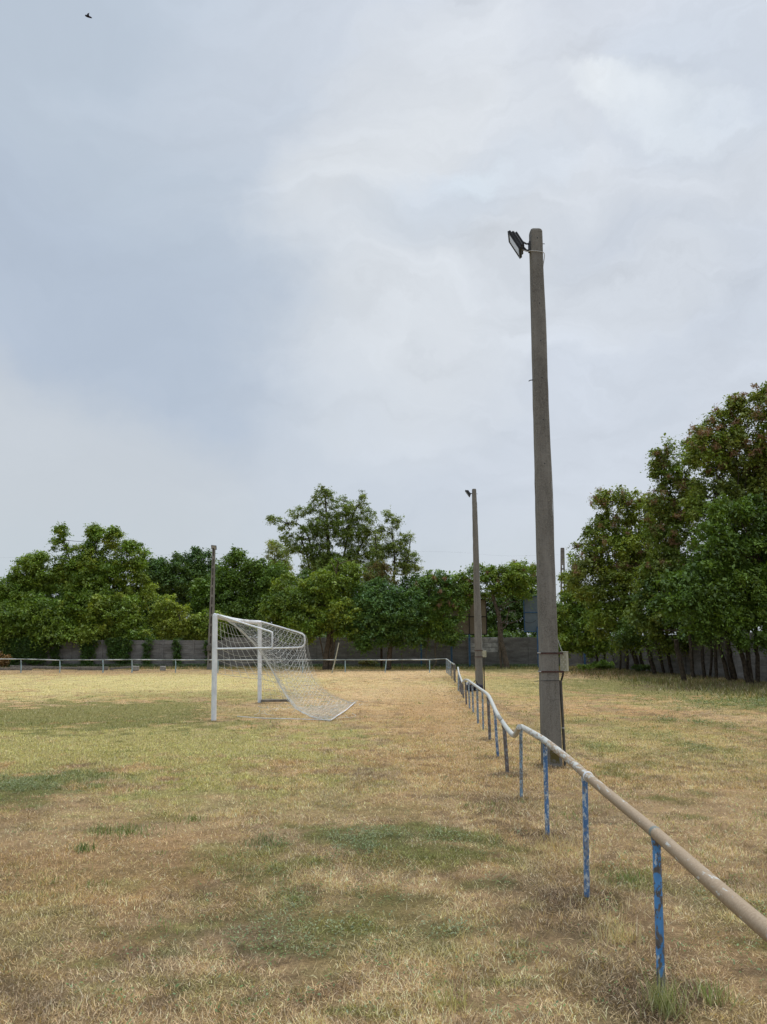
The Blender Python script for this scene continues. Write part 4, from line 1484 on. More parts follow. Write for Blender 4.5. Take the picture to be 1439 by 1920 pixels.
def tree(name, label, base, trunks, blobs, Y, cols, leaf=0.20, asp=0.5, clump=0.55, k=60, dens=1.0, flat=0.55, hollow=0.45,
         pods=0.0, bark=None, cat='tree', group='trees around the field', depth=0.8, limb_r=.07, droop=.25, branch=0.35, bare=None, amt=0.20, core=1.0):
    """base (px, py) foot; trunks lists of (px, py, dY, radius); blobs (px, py, rx, ry, dY) in pixels at distance Y"""
    bark = bark or M_BARK
    b0 = P(base[0], base[1], Y); b0.z = 0
    root = empty(name, b0, label, cat, group)
    mb = MB()
    tops = []
    for tr in trunks:
        pts = [P(q[0], q[1], Y + q[2]) for q in tr]
        pts[0].z = min(pts[0].z, -.1)
        pp = smooth_path(pts, 4)
        rr = np.interp(np.linspace(0, len(tr) - 1, len(pp)), range(len(tr)), [q[3] for q in tr])
        if tr[0][1] > 1228 and tops:      # a stem of its own from the ground
            MB().tube([p + Vector(rng.normal(0, .012, 3)) for p in pp], list(rr), 7).build('trunk', bark, root, True)
        else:
            mb.tube([p + Vector(rng.normal(0, .012, 3)) for p in pp], list(rr), 7)
        tops += pp[len(pp) // 2:]
    cs, rs, tint = [], [], []
    pal = [np.array(c) for c in cols]
    for (bx_, by_, rx, ry, dY) in blobs:
        c = P(bx_, by_, Y + dY)
        s = (Y + dY) / FOC
        R = np.array((rx * s, max(rx, ry) * s * depth, ry * s))
        cnt = int(max(9, dens * 0.62 * R[0] * R[1] * R[2] / (clump ** 3 * .55) * 4.2))
        cnt = min(cnt, 900)
        g = rng.normal(0, 1, (cnt, 3)); g /= np.linalg.norm(g, axis=1)[:, None]
        rad = (hollow ** 3 + rng.uniform(0, 1, cnt) * (1 - hollow ** 3)) ** (1 / 3)
        cc = np.array(c[:]) + g * rad[:, None] * R
        cc[:, 2] = np.maximum(cc[:, 2], 0.4)
        cs.append(cc)
        rs.append(clump * rng.uniform(.5, 1.25, cnt))
        w = rng.uniform(0, 1, cnt)
        ci = rng.integers(0, len(pal), cnt)
        bc_ = pal[rng.integers(0, len(pal))]
        tt = np.array([pal[i] for i in ci]) * .6 + bc_ * .4
        tint.append(tt * rng.normal(1, .13, cnt)[:, None])
        # limb from the trunk to the middle of the mass
        if tops:
            t0 = min(tops, key=lambda p: (p - c).length + max(0, p.z - c.z) * 2)
            midp = t0.lerp(c, .5) + Vector(rng.normal(0, .25, 3))
            lp = smooth_path([t0, midp, c + Vector((0, 0, R[2] * .3))], 4)
            lr = limb_r * min(1.0, R[0] / 1.6)
            mb.tube(lp, list(np.linspace(lr, lr * .3, len(lp))), 5)
            for i in range(cnt):
                if rng.uniform() < branch * .5:
                    e = Vector(cc[i]); st = lp[int(rng.uniform(2, len(lp) - .01))]
                    mm = st.lerp(e, .5) + Vector(rng.normal(0, .12, 3))
                    mb.tube([st, mm, e], [lr * .38, lr * .25, .008], 4, False)
    if bare:
        for br_ in bare:
            mb.tube(smooth_path([P(q[0], q[1], Y + q[2]) for q in br_], 4), list(np.linspace(.045, .015, (len(br_) - 1) * 4 + 1)), 5)
    if mb.v:
        mb.build('trunk', bark, root, True)
    C_ = np.concatenate(cs); R_ = np.concatenate(rs); T_ = np.concatenate(tint)
    C_ = np.concatenate(cs); R_ = np.concatenate(rs); T_ = np.concatenate(tint)
    k = int(k * 1.9)
    leaf = leaf * .66
    per = 7
    k = max(per, int(round(k / per)) * per)
    V, n = leaf_quads(C_, R_, k, leaf, asp, flat=flat, droop=droop)
    col_ = np.repeat(T_, k, axis=0)
    col_ = col_ * np.repeat(rng.normal(1, .12, n // per), per)[:, None]
    col_ = (col_ * np.array((2.00, 1.90, 1.05)) * rng.normal(1, amt, n)[:, None]).clip(.008, .5)
    if core > 0:
        # bigger sprays filling the middle of each mass
        ki = max(2, int(k * .13 * core))
        V2, n2 = leaf_quads(C_, R_ * .7, ki, leaf * 1.7, .6, flat=flat, per=1)
        c2_ = np.repeat(T_, ki, axis=0) * rng.normal(1, amt, n2)[:, None] * np.array((1.75, 1.65, 1.0))
        V = np.concatenate([V, V2]); col_ = np.concatenate([col_, c2_.clip(.008, .5)]); n += n2
    LEAFN[0] += n
    np_mesh('crown', V, np.arange(n * 4).reshape(-1, 4), M_LEAF, np.repeat(col_, 4, axis=0), root)
    if pods > 0:
        sel = rng.uniform(0, 1, len(C_)) < pods * 1.5
        hi = C_[:, 2] > np.quantile(C_[:, 2], .35)
        sel &= hi
        if sel.sum() > 3:
            Cp = C_[sel] + rng.normal(0, .2, (sel.sum(), 3)) + np.array((-.12, -.35, .08))
            V, n = leaf_quads(Cp, R_[sel] * .55, 77, .12, .30, up=0.0, flat=.9)
            pc = np.array((.255, .150, .085)) * rng.normal(1, .28, n).clip(.4, 1.8)[:, None]
            np_mesh('seed_pods', V, np.arange(n * 4).reshape(-1, 4), M_LEAF, np.repeat(pc, 4, axis=0), root)['kind'] = 'stuff'
    return root


GR = [(.085, .135, .030), (.065, .115, .028), (.105, .150, .032)]
GY = [(.135, .175, .040), (.160, .190, .045), (.110, .155, .035)]
GD = [(.046, .080, .024), (.036, .066, .022), (.056, .090, .026)]
GB = [(.050, .100, .048), (.042, .085, .042), (.060, .112, .050)]
GP = [(.130, .165, .085), (.105, .145, .070), (.150, .175, .085)]
GO = [(.095, .128, .040), (.080, .115, .034), (.115, .138, .050)]
BR = [(.100, .070, .038), (.080, .062, .034), (.070, .085, .034)]

# far left group
tree('broadleaf_tree', 'dense green tree at the left edge whose low branches hang over the far wall', (40, 1250), [[(30, 1250, 0, .22), (35, 1190, 0, .18), (45, 1110, 0, .12)]],
     [(30, 1120, 50, 45, 0), (70, 1080, 48, 42, .5), (0, 1165, 60, 36, -1.5), (75, 1155, 55, 42, -1.8), (-60, 1130, 60, 60, 0), (60, 1060, 24, 20, 0), (110, 1188, 42, 24, -2.4), (20, 1190, 40, 20, -2)],
     61.5, GR + GY[2:], leaf=.24, clump=.62, k=70)
tree('broadleaf_tree', 'tall green tree with several pointed tops at left, highest of the left group', (190, 1250), [[(190, 1250, 0, .26), (188, 1160, 0, .2), (180, 1060, 0, .12)], [(190, 1180, 0, .14), (215, 1090, 0, .1), (232, 1030, 0, .05)], [(188, 1160, 0, .12), (140, 1080, 0, .08), (115, 1000, 0, .03)]],
     [(180, 1090, 60, 50, 0), (182, 1022, 26, 32, 0), (215, 1015, 18, 22, .3), (245, 1050, 30, 38, 0), (140, 1060, 34, 36, 0), (114, 1020, 16, 20, 0), (116, 995, 9, 9, 0), (180, 994, 12, 10, 0),
      (215, 1000, 9, 8, 0), (240, 1020, 12, 10, 0), (150, 1140, 46, 40, -1.5), (210, 1150, 56, 42, -1.8), (265, 1110, 26, 38, 0), (168, 1192, 38, 22, -2.6), (250, 1188, 38, 20, -2.0)],
     62.0, GR + GY[1:2] + GR[:1], leaf=.24, clump=.60, k=64, hollow=.3)
tree('small_tree', 'small yellow green tree with a forked stem showing behind the ivy clad wall', (335, 1250), [[(332, 1250, 0, .09), (328, 1200, 0, .07), (318, 1160, 0, .045), (308, 1140, 0, .03)], [(325, 1185, 0, .05), (338, 1155, 0, .03), (345, 1135, 0, .02)]],
     [(312, 1140, 26, 26, 0), (340, 1160, 26, 26, 0), (325, 1178, 34, 20, 0), (300, 1165, 22, 26, .5)], 61.0, GY, leaf=.19, clump=.42, k=46, dens=.9, bark=M_BARKP)
tree('small_tree', 'small light green tree low beside the distant pole', (392, 1250), [[(388, 1250, 0, .08), (390, 1190, 0, .05)]],
     [(392, 1172, 32, 26, 0), (412, 1160, 16, 16, 0), (370, 1190, 20, 14, 0)], 61.2, GY + GR[:1], leaf=.19, clump=.42, k=46)
tree('dark_tree', 'dark bluish tree with spiky top far behind the left group', (300, 1215), [[(300, 1215, 0, .2), (300, 1060, 0, .06)]],
     [(300, 1085, 26, 40, 0), (278, 1065, 20, 30, 0), (330, 1090, 30, 44, 0), (330, 1052, 9, 14, 0), (300, 1150, 50, 40, 0), (330, 1190, 60, 26, -18)], 88, GB + GD, leaf=.30, clump=.7, k=50, flat=.9)
tree('dark_tree', 'dark bluish tree with ragged top just left of the distant pole', (372, 1215), [[(370, 1215, 0, .2), (370, 1050, 0, .06)]],
     [(365, 1060, 20, 26, 0), (345, 1050, 11, 14, 0), (388, 1050, 14, 18, 0), (372, 1105, 34, 50, 0), (368, 1036, 6, 9, 0), (400, 1100, 30, 40, 0), (390, 1188, 60, 28, -20)], 90, GB + GD, leaf=.30, clump=.7, k=50, flat=.9)
tree('willow_tree', 'rounded deep green tree with drooping foliage right of the distant pole', (450, 1250), [[(450, 1250, 0, .25), (450, 1130, 0, .15)]],
     [(440, 1070, 34, 40, 0), (415, 1110, 40, 46, 0), (475, 1085, 36, 42, 0), (510, 1100, 36, 46, 0), (445, 1150, 60, 46, -.5), (380, 1120, 26, 36, 0), (510, 1160, 44, 40, 0), (445, 1040, 18, 14, 0)],
     66, GR[:2] + GD[2:] + GR[1:2], leaf=.26, clump=.66, k=62, flat=.9, droop=.5)
tree('poplar_tree', 'pale grey green tree far away left of the tall open tree', (515, 1215), [[(515, 1215, 0, .2), (515, 1040, 0, .06)]],
     [(512, 1035, 15, 26, 0), (535, 1045, 15, 28, 0), (520, 1085, 30, 40, 0)], 105, GP, leaf=.30, clump=.75, k=42, flat=1.0, dens=.8)
tree('broadleaf_tree', 'tall open crowned tree with sky showing through, tallest of the far row', (612, 1250),
     [[(615, 1250, 0, .34), (614, 1150, 0, .28), (616, 1050, 0, .2), (614, 990, 0, .12), (610, 930, 0, .05)], [(616, 1060, 0, .14), (580, 1010, 0, .08), (535, 980, 0, .035)], [(616, 1050, 0, .15), (655, 990, 0, .09), (680, 940, 0, .04)],
      [(616, 1090, 0, .13), (665, 1050, 0, .09), (695, 1000, 0, .04)], [(616, 1080, 0, .12), (575, 1040, 0, .08), (555, 1000, 0, .04)]],
     [(605, 935, 20, 18, 0), (618, 925, 10, 12, 0), (602, 918, 8, 9, 0), (585, 955, 20, 14, 0), (558, 962, 18, 14, 0), (538, 985, 20, 10, 0), (517, 975, 14, 8, 0), (508, 972, 7, 5, 0), (640, 950, 24, 22, 0), (665, 960, 18, 24, 0), (680, 935, 11, 16, 0), (692, 965, 16, 18, 0),
      (610, 985, 34, 26, 0), (575, 1000, 26, 16, 0), (650, 1000, 34, 28, 0), (690, 1005, 22, 26, 0), (705, 1040, 20, 24, 0), (545, 1010, 22, 14, 0), (590, 1060, 34, 20, 0), (560, 1030, 24, 14, 0), (600, 1030, 30, 24, 0), (670, 1040, 30, 22, 0), (630, 1060, 44, 24, 0)],
     76, GO + GP[:2] + GR[2:], leaf=.24, clump=.46, k=30, dens=.80, hollow=.15, flat=.8, limb_r=.08, branch=.55, bark=M_BARK, core=0)
tree('broadleaf_tree', 'slender see-through tree right of the tallest far tree, with thin airy foliage', (745, 1250),
     [[(735, 1250, 0, .22), (735, 1130, 0, .16), (740, 1060, 0, .1), (735, 990, 0, .04)], [(738, 1090, 0, .1), (765, 1050, 0, .06), (770, 1010, 0, .03)], [(738, 1100, 0, .1), (708, 1050, 0, .06), (705, 1000, 0, .03)]],
     [(728, 968, 12, 14, 0), (745, 980, 16, 12, 0), (722, 1000, 16, 16, 0), (762, 1010, 16, 14, 0), (745, 1030, 24, 18, 0), (772, 1045, 14, 14, 0), (712, 1035, 18, 18, 0), (756, 1062, 26, 16, 0), (782, 1066, 12, 8, 0), (700, 1070, 26, 20, 0)],
     74, GO + GP, leaf=.22, clump=.44, k=40, dens=.95, hollow=.1, flat=.8, branch=.6, core=0)
tree('locust_tree', 'tree with a thick brown trunk before the far wall just right of the goal', (611, 1256),
     [[(611, 1256, 0, .24), (612, 1228, 0, .19), (618, 1190, 0, .17), (621, 1150, 0, .14), (618, 1110, 0, .1)], [(621, 1162, 0, .1), (640, 1140, 0, .07), (665, 1130, 0, .04)], [(612, 1215, 0, .06), (601, 1200, 0, .045), (594, 1190, 0, .03)],
      [(619, 1120, 0, .09), (634, 1075, 0, .07), (630, 1050, -.8, .05)]],
     [(560, 1130, 44, 30, 0), (520, 1140, 36, 28, .5), (610, 1100, 48, 34, 0), (640, 1085, 40, 34, .2), (500, 1165, 26, 20, .6), (640, 1150, 50, 30, -.8), (580, 1165, 44, 24, -.8), (665, 1180, 36, 22, -.8), (540, 1100, 30, 22, .8), (560, 1190, 36, 16, .5)],
     54.5, GY[:1] + GR + GR[:1] + GD[2:], leaf=.22, clump=.56, k=60, bark=M_BARKG, bare=[[(631, 1075, -1, 0), (634, 1060, -1.2, 0), (650, 1052, -1.2, 0), (662, 1050, -1.2, 0)], [(631, 1075, -1, 0), (625, 1060, -1.2, 0), (618, 1050, -1.2, 0)]])
tree('locust_tree', 'dark bluish green tree with a leaning trunk, second trunk right of the goal', (729, 1254),
     [[(728, 1254, 0, .2), (731, 1225, 0, .17), (735, 1195, 0, .15), (733, 1150, 0, .1)]],
     [(710, 1120, 44, 34, 0), (680, 1160, 40, 30, -.3), (735, 1165, 50, 34, -.5), (770, 1140, 30, 34, 0), (695, 1195, 36, 16, -.8), (760, 1195, 30, 18, -.6), (700, 1140, 40, 34, -.6), (680, 1212, 14, 9, -1)],
     54.0, GB + GR[1:2] + GD[:1], leaf=.22, clump=.55, k=64, bark=M_BARKG)
tree('dying_tree', 'small brownish withered crown between the trees right of the goal', (716, 1250), [[(716, 1250, 0, .1), (715, 1110, 0, .06)]],
     [(712, 1072, 24, 20, 0), (700, 1090, 20, 16, 0), (735, 1088, 16, 16, 0)], 56, BR, leaf=.17, clump=.4, k=34, dens=.8)
tree('broadleaf_tree', 'mid green tree behind a pair of thin pale stems left of the second pole', (808, 1258),
     [[(810, 1256, 0, .07), (818, 1240, 0, .06), (816, 1215, 0, .05), (818, 1175, 0, .04)], [(803, 1256, 0, .06), (799, 1232, 0, .05), (803, 1205, 0, .045), (808, 1170, 0, .03)], [(755, 1256, 0, .04), (754, 1235, 0, .03), (756, 1200, 0, .03)]],
     [(820, 1110, 44, 36, 0), (795, 1160, 36, 36, -.3), (845, 1150, 30, 34, 0), (860, 1110, 34, 34, .5), (830, 1190, 36, 16, 0), (880, 1095, 22, 28, .4), (812, 1084, 22, 14, 0), (790, 1200, 18, 14, -.2), (850, 1195, 22, 12, -.2)],
     55.5, GR + GB[:1], leaf=.21, clump=.52, k=56, bark=M_BARKP, dens=.8, pods=.06)
tree('locust_tree', 'leaning tree with twisted bare twigs between the second pole and the blue billboard', (949, 1253),
     [[(951, 1254, 0, .23), (947, 1230, 0, .19), (940, 1200, 0, .17), (938, 1165, 0, .15), (928, 1130, 0, .12), (922, 1105, 0, .08)], [(938, 1172, 0, .09), (934, 1155, 0, .07), (936, 1140, 0, .05)]],
     [(935, 1085, 34, 26, 0), (905, 1080, 26, 26, .3), (965, 1085, 34, 30, 0), (990, 1080, 26, 26, .3), (925, 1110, 26, 12, .6), (975, 1110, 24, 14, .6)],
     56.0, GR + GY[2:], leaf=.20, clump=.5, k=50, dens=.85, bark=M_BARKG, pods=.05,
     bare=[[(938, 1170, -.2, 0), (950, 1160, -.3, 0), (955, 1140, -.3, 0), (948, 1125, -.3, 0)], [(940, 1180, -.2, 0), (950, 1172, -.4, 0), (953, 1150, -.4, 0), (966, 1145, -.4, 0), (964, 1158, -.4, 0)],
           [(936, 1150, -.2, 0), (948, 1135, -.3, 0), (962, 1128, -.3, 0), (975, 1130, -.3, 0)], [(928, 1130, 0, 0), (915, 1122, -.3, 0), (900, 1118, -.3, 0)], [(940, 1168, 0, 0), (958, 1168, -.4, 0), (975, 1162, -.4, 0)]])
# dark belt behind the wall, each its own tree
for i, (bx_, by_, rx, ry, lb) in enumerate(((925, 1150, 40, 46, 'dark tree crown behind the leaning tree and the brown billboard'), (985, 1120, 34, 60, 'dark tree crown behind the blue billboard'),
                                           (1035, 1165, 26, 44, 'dark crown directly behind the nearest pole'), (590, 1130, 60, 60, 'dark crown behind the thick brown trunk'), (690, 1130, 55, 60, 'dark crown behind the bluish green tree'),
                                           (780, 1140, 55, 60, 'dark crown behind the pale stems'), (860, 1150, 50, 60, 'dark crown behind the second pole'), (260, 1150, 60, 48, 'dark crown behind the small yellow green tree'),
                                           (120, 1150, 70, 60, 'dark crown behind the left group'), (-10, 1160, 70, 60, 'dark crown at the far left edge behind the overhanging tree'))):
    tree('dark_tree', lb, (bx_, 1240), [[(bx_, 1240, 0, .2), (bx_, 1170, 0, .12)]], [(bx_, by_, rx, ry, 0), (bx_ - rx * .4, 1200, rx * .8, 20, -3), (bx_ + rx * .5, 1200, rx * .8, 20, -3), (bx_ - rx * .5, by_ + 30, rx * .8, 34, -.5), (bx_ + rx * .5, by_ + 30, rx * .8, 34, .5)],
         68 + (i % 3) * 2, GD, leaf=.30, clump=.72, k=50, hollow=.2, dens=.8)

# locusts along the right wall
LG = 'locust trees along the right wall'
tree('locust_tree', 'farthest small locust of the right row, yellow green, beside the nearest pole', (1122, 1252),
     [[(1124, 1256, 0, .09), (1120, 1235, 0, .08), (1118, 1200, 0, .06)], [(1133, 1258, 0, .08), (1134, 1230, 0, .07), (1128, 1200, 0, .05)]],
     [(1085, 1130, 34, 34, 0), (1062, 1165, 26, 34, .5), (1110, 1165, 40, 34, -1), (1080, 1200, 34, 26, -.6), (1120, 1205, 32, 26, -1), (1070, 1110, 18, 16, 0), (1064, 1082, 11, 14, 0), (1058, 1215, 16, 14, 0)],
     53, GY[1:] + GR + GR[:1], leaf=.22, clump=.52, k=64, group=LG)
tree('locust_tree', 'second farthest locust of the right row, a rounded crown with brown seed pods on top', (1190, 1257),
     [[(1198, 1258, 0, .16), (1192, 1235, 0, .15), (1180, 1205, 0, .13), (1172, 1150, 0, .1)], [(1208, 1258, 0, .12), (1202, 1230, 0, .1), (1194, 1190, 0, .08)]],
     [(1150, 960, 34, 34, 0), (1180, 935, 26, 24, 0), (1130, 1000, 32, 34, 0), (1100, 1045, 30, 34, 0), (1160, 1040, 50, 50, -.5), (1110, 1090, 44, 40, -1), (1170, 1110, 50, 44, -1.2), (1205, 970, 36, 44, .5), (1200, 1050, 40, 50, 0), (1150, 1160, 50, 36, -1), (1180, 1205, 40, 16, -1), (1085, 1065, 16, 18, 0), (1130, 935, 14, 12, 0)],
     47.6, GO + GY + GR[:1], leaf=.22, clump=.60, k=70, pods=.22, group=LG, flat=.8, droop=.4)
tree('locust_tree', 'middle locust of the right row with a jutting dark top left branch', (1240, 1262),
     [[(1231, 1269, 0, .13), (1222, 1240, 0, .12), (1212, 1205, 0, .1)], [(1251, 1278, 0, .09), (1243, 1250, 0, .08), (1232, 1205, 0, .07)], [(1262, 1266, 0, .1), (1255, 1235, 0, .09), (1250, 1190, 0, .08), (1252, 1100, .5, .07)]],
     [(1245, 850, 22, 24, 0), (1262, 885, 34, 26, 0), (1232, 880, 10, 14, 0), (1300, 850, 34, 34, 0), (1280, 930, 44, 40, 0), (1240, 950, 34, 34, 0), (1260, 1010, 50, 50, 0), (1240, 1080, 44, 50, -.8), (1290, 1080, 50, 50, 0), (1220, 1150, 40, 36, -1.2), (1260, 1160, 44, 40, -1), (1240, 1200, 30, 20, -1), (1270, 1212, 30, 12, -.5)],
     43, GO + GO + GR[:1], leaf=.21, clump=.56, k=72, pods=.20, group=LG, flat=.8, droop=.4)
tree('locust_tree', 'tallest locust of the right row, reddish brown pods at the top right corner', (1350, 1270),
     [[(1367, 1274, 0, .11), (1358, 1240, 0, .09), (1345, 1195, 0, .07), (1336, 1165, 0, .06)], [(1380, 1278, 0, .16), (1370, 1240, 0, .14), (1366, 1190, 0, .12), (1370, 1000, 0, .1)], [(1285, 1270, 0, .13), (1276, 1240, 0, .11), (1268, 1200, 0, .1)]],
     [(1350, 800, 36, 34, 0), (1390, 775, 34, 30, 0), (1430, 765, 34, 34, 0), (1445, 735, 24, 16, 0), (1380, 755, 14, 10, 0), (1330, 850, 44, 44, 0), (1390, 850, 50, 50, 0), (1450, 840, 50, 60, 0), (1340, 940, 55, 55, 0), (1420, 930, 55, 60, .5), (1500, 880, 70, 90, 0), (1315, 815, 18, 20, 0), (1520, 760, 60, 60, 0)],
     35.6, GO + GY[2:] + GO, leaf=.20, clump=.54, k=70, pods=.30, group=LG, flat=.8, droop=.4)
tree('locust_tree', 'front locust of the right row with low feathery dark green foliage', (1404, 1280),
     [[(1405, 1280, 0, .12), (1395, 1240, 0, .1), (1380, 1195, 0, .08)], [(1412, 1280, 0, .10), (1405, 1245, 0, .09), (1398, 1200, 0, .07)], [(1421, 1282, 0, .10), (1421, 1240, 0, .09), (1418, 1190, 0, .08), (1425, 1050, 0, .07)]],
     [(1370, 960, 40, 34, 0), (1420, 960, 44, 40, 0), (1340, 1020, 40, 44, 0), (1400, 1040, 55, 50, 0), (1310, 1060, 36, 32, -.3), (1270, 1082, 32, 20, -.4), (1320, 1110, 50, 36, -.6), (1380, 1120, 50, 50, -.6), (1290, 1140, 40, 30, -.8), (1440, 1110, 50, 60, 0),
      (1345, 1165, 44, 36, -.6), (1400, 1180, 44, 30, -.5), (1250, 1130, 26, 16, -.4), (1310, 1185, 22, 26, -.4), (1450, 1180, 30, 40, 0), (1500, 1050, 60, 120, 0)],
     33, GD[2:] + GR[:2] + GD[:1] + GR[1:2], leaf=.20, asp=.38, clump=.50, k=84, group=LG, flat=.7, droop=.6)
tree('locust_tree', 'dark locust crown deep in the shade behind the front trees of the right row', (1322, 1268),
     [[(1321, 1268, 0, .09), (1318, 1240, 0, .08), (1316, 1190, 0, .07)], [(1300, 1266, 0, .1), (1297, 1230, 0, .09), (1292, 1180, 0, .08)], [(1343, 1268, 0, .08), (1343, 1240, 0, .08), (1340, 1190, 0, .07)]],
     [(1190, 1180, 44, 34, 6), (1250, 1120, 50, 60, 4), (1330, 1110, 60, 60, 2), (1400, 1080, 60, 90, 3), (1300, 1170, 50, 30, 1), (1360, 1180, 50, 34, 2)],
     38.2, GD, leaf=.22, clump=.62, k=60, group=LG)
for (pbase, pt, yy_, r_, lb) in (((1163, 1257), (1160, 1195), 50, .07, 'thin bare dark trunk third from the far corner under the right trees'), ((1176, 1256), (1173, 1190), 50, .09, 'thin upright dark trunk beside the second locust under the right trees'),
                                 ((1330, 1271), (1333, 1190), 38.6, .07, 'thin straight dark trunk in the middle of the right wall')):
    t0 = P(pbase[0], pbase[1], yy_); t0.z = -.1
    t1 = P(pt[0], pt[1], yy_)
    o = MB().tube(smooth_path([t0, t0.lerp(t1, .5) + Vector((.08, 0, 0)), t1, t1 + Vector((-.1, 0, 1.2))], 4), [r_ * (1 - .04 * i) for i in range(13)], 7).build('tree_trunk', M_BARK, None, True, origin=(t0.x, t0.y, 0))
    tag(o, lb, 'tree trunk', LG)

# shrubs and ivy
def shrub(name, label, px, py, rx, ry, Y, cols, k=40, clump=.22, leaf=.12, cat='bush', group='low bushes by the wall', dens=1.0, blobs=None):
    return tree(name, label, (px, 1255), [[(px, 1262, 0, .02), (px, py, 0, .012)]], blobs or [(px, py, rx, ry, 0)], Y, cols, leaf=leaf, clump=clump, k=k, cat=cat, group=group, limb_r=.012, dens=dens, branch=.2, hollow=.1, depth=.7)


shrub('bush', 'small bright green bush right of the junction box on the nearest pole', 1098, 1266, 13, 9, 47, GY + GR, 36)
shrub('bush', 'dark green bush beneath the farthest locust of the right row', 1132, 1252, 22, 14, 50, GR + GD, 36)
shrub('bush', 'low dark bush in the shade left of the thin trunks of the right row', 1205, 1262, 16, 9, 46, GD + GR, 36)
shrub('dry_bush', 'brown withered bush at the foot of the wall right of the goal', 690, 1246, 16, 9, 57.5, BR, 30)
shrub('brush_pile', 'heap of brown cut brush at the left edge against the far wall', -5, 1240, 24, 15, 56.5, [(.14, .085, .05), (.10, .07, .045)], 40, .3, .16, cat='brush pile')
IV = 'ivy hanging on the far wall'
for (cx_, w_, y0, lb) in ((20, 26, 1240, 'ragged ivy at the left edge above the brush heap'), (62, 32, 1238, 'wide dark ivy mass draping the wall third panel from the left edge'), (104, 11, 1250, 'narrow column of ivy between two bare wall patches at left'),
                          (165, 17, 1249, 'thick column of ivy under the tallest left tree'), (225, 26, 1244, 'broad ivy sheet hanging under the right side of the left group'), (275, 9, 1250, 'narrow ivy column left of the bare panels'),
                          (332, 8, 1250, 'slim ivy column below the small yellow green tree'), (392, 9, 1246, 'ivy clump at the wall beside the distant pole'), (-60, 30, 1245, 'ivy outside the left edge of the wall')):
    bl = []
    yy_ = 1204
    while yy_ < y0:
        f_ = 1.0 - .35 * (yy_ - 1204) / 46
        bl.append((cx_ + rng.normal(0, w_ * .12), yy_, w_ * f_, 8, 0))
        yy_ += 8
    tree('ivy', lb, (cx_, 1252), [[(cx_, 1254, 0, .03), (cx_, 1210, 0, .02)]], bl, WY - .22, GD[:2] + [(.035, .075, .025)], leaf=.12, asp=.8, clump=.22, k=26, depth=.10, dens=4.0, cat='ivy', group=IV, limb_r=.012, branch=.1, hollow=0, flat=1.0)
# creeping growth at the foot of the wall
xw = rng.uniform(-30, 15, 9000); yw = rng.normal(WY - .7, .35, 9000)
kp = fbm(xw * .5, yw, 3, 12) > .47
V, F, Cc = weed_leaves(xw[kp], yw[kp], np.full(kp.sum(), .10), 5, .014, np.tile(np.array((.06, .10, .03)), (kp.sum(), 1)), .28)
tag(np_mesh('undergrowth', V, F, M_LEAF, Cc), 'dark green undergrowth along the foot of the far wall', 'undergrowth', kind='stuff')

# ------------------------------------------------------------------ small things
def beam(pa, pb_, Y, th, label, name='timber_beam', mat=M_WOOD):
    a = P(pa[0], pa[1], Y); b = P(pb_[0], pb_[1], Y)
    a.z = max(a.z, th * .5); b.z = max(b.z, th * .5)
    d = (b - a); L = d.length
    M = d.to_track_quat('X', 'Z').to_matrix()
    o = MB().box((a + b) / 2, (L, th, th), M, th * .08).build(name, mat, None, origin=((a + b) / 2)[:2] + (0,))
    tag(o, label, 'beam', 'old timbers lying along the far wall')


beam((20, 1250), (145, 1254), 54, .16, 'long grey beam lying behind the left posts of the far railing')
beam((-40, 1254), (60, 1255), 52.5, .16, 'grey beam at the left edge in front of the brush heap')
beam((146, 1255), (203, 1254), 53, .22, 'dark squared beam behind the third railing post from the left')
beam((206, 1255), (252, 1250), 53, .14, 'tilted beam resting with its right end on the concrete block')
for (px_, py_, w_, lb) in ((255, 1252.5, .42, 'pale concrete block by the railing post left of the goal'), (306, 1253, .36, 'smaller pale block alone on the grass right of the other block')):
    q = P(px_, py_, 52.0)
    o = MB().box((q.x, q.y, .14), (w_, .3, .30), Matrix.Rotation(.2, 3, 'Z'), .03).build('concrete_block', M_BLOCK, None, origin=(q.x, q.y, 0))
    tag(o, lb, 'block', 'concrete blocks by the far railing')
g = G(622.5, 1262)
t = P(636, 1205, g.y)
o = MB().tube(smooth_path([Vector((g.x, g.y, -.05)), g.lerp(t, .4) + Vector((.02, 0, 0)), t], 4), [.042 - .0015 * i for i in range(9)], 8).build('leaning_stick', M_STICK, None, True, origin=(g.x, g.y, 0))
tag(o, 'long pale stick leaning against the far railing right of the goal', 'stick')

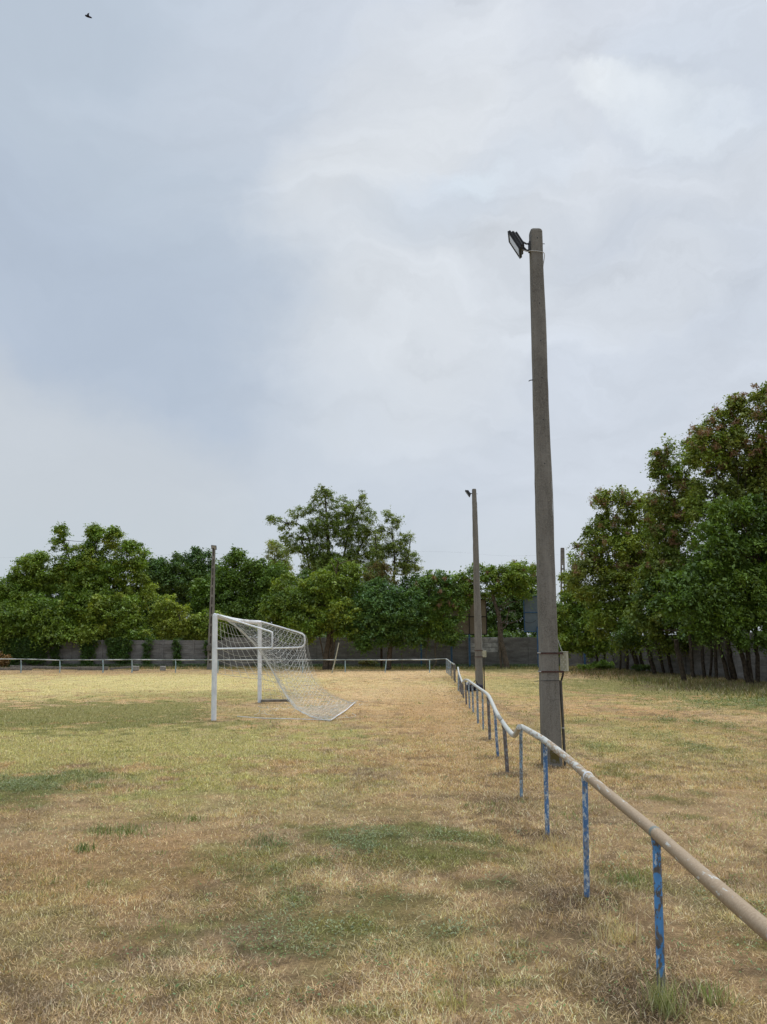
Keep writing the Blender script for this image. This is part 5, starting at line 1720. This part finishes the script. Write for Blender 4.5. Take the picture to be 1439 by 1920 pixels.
# bag on the ground by the second pole
q = G(886, 1297)
bag = empty('sports_bag', (q.x, q.y, 0), 'black bag with white top at the foot of the second pole behind the railing', 'bag')
mb = MB()
nb_ = 14
pts = [Vector((q.x - .24 + .62 * i / nb_, q.y + .02 * math.sin(i), .15 + .02 * math.sin(i * 1.3))) for i in range(nb_ + 1)]
mb.tube(pts, [.05] + [.13 + .015 * math.sin(i * 2.1) for i in range(1, nb_)] + [.06], 12, True, .9)
mb.build('bag_body', M_BAGB, bag, True)
MB().tube([Vector((q.x - .22, q.y - .03, .25)), Vector((q.x - .12, q.y - .04, .33)), Vector((q.x - .0, q.y - .03, .29))], [.04, .07, .035], 10).build('white_cloth', M_BAGW, bag, True)
MB().tube(smooth_path([Vector((q.x + .02, q.y - .08, .26)), Vector((q.x + .10, q.y - .1, .40)), Vector((q.x + .2, q.y - .08, .26))], 4), .012, 6).build('handle', M_BAGB, bag, True)

# bird high at upper left
bc0 = P(166, 31, 26)
bird = empty('bird', bc0, 'small dark bird flying high at the upper left of the sky', 'bird')
mb = MB()
dv = Vector((1, .15, -.32)).normalized()
mb.tube([bc0 - dv * .13, bc0 - dv * .10, bc0 - dv * .02, bc0 + dv * .07, bc0 + dv * .14], [.010, .034, .042, .034, .014], 10)
mb.build('body', M_BIRD, bird, True)
for sg in (-1, 1):
    w = MB()
    r_ = bc0 + Vector((0, 0, .01))
    a = [r_ - dv * .045, r_ + dv * .035, r_ + dv * .03 + Vector((.015, sg * .06, .045)), r_ - dv * .03 + Vector((0, sg * .06, .045)), r_ + dv * .055 + Vector((.02, sg * .10, .09))]
    th = Vector((0, 0, -.006))
    w.add([*a, *[x + th for x in a]], [(0, 1, 2, 3), (3, 2, 4), (8, 7, 6, 5), (9, 7, 8), (0, 3, 8, 5), (1, 6, 7, 2), (2, 7, 9, 4), (3, 4, 9, 8)])
    w.build('wing', M_BIRD, bird)
mb = MB()
mb.box(bc0 + dv * .125, (.05, .03, .006), dv.to_track_quat('X', 'Z').to_matrix())
mb.build('tail', M_BIRD, bird)
print('leaves', LEAFN[0])
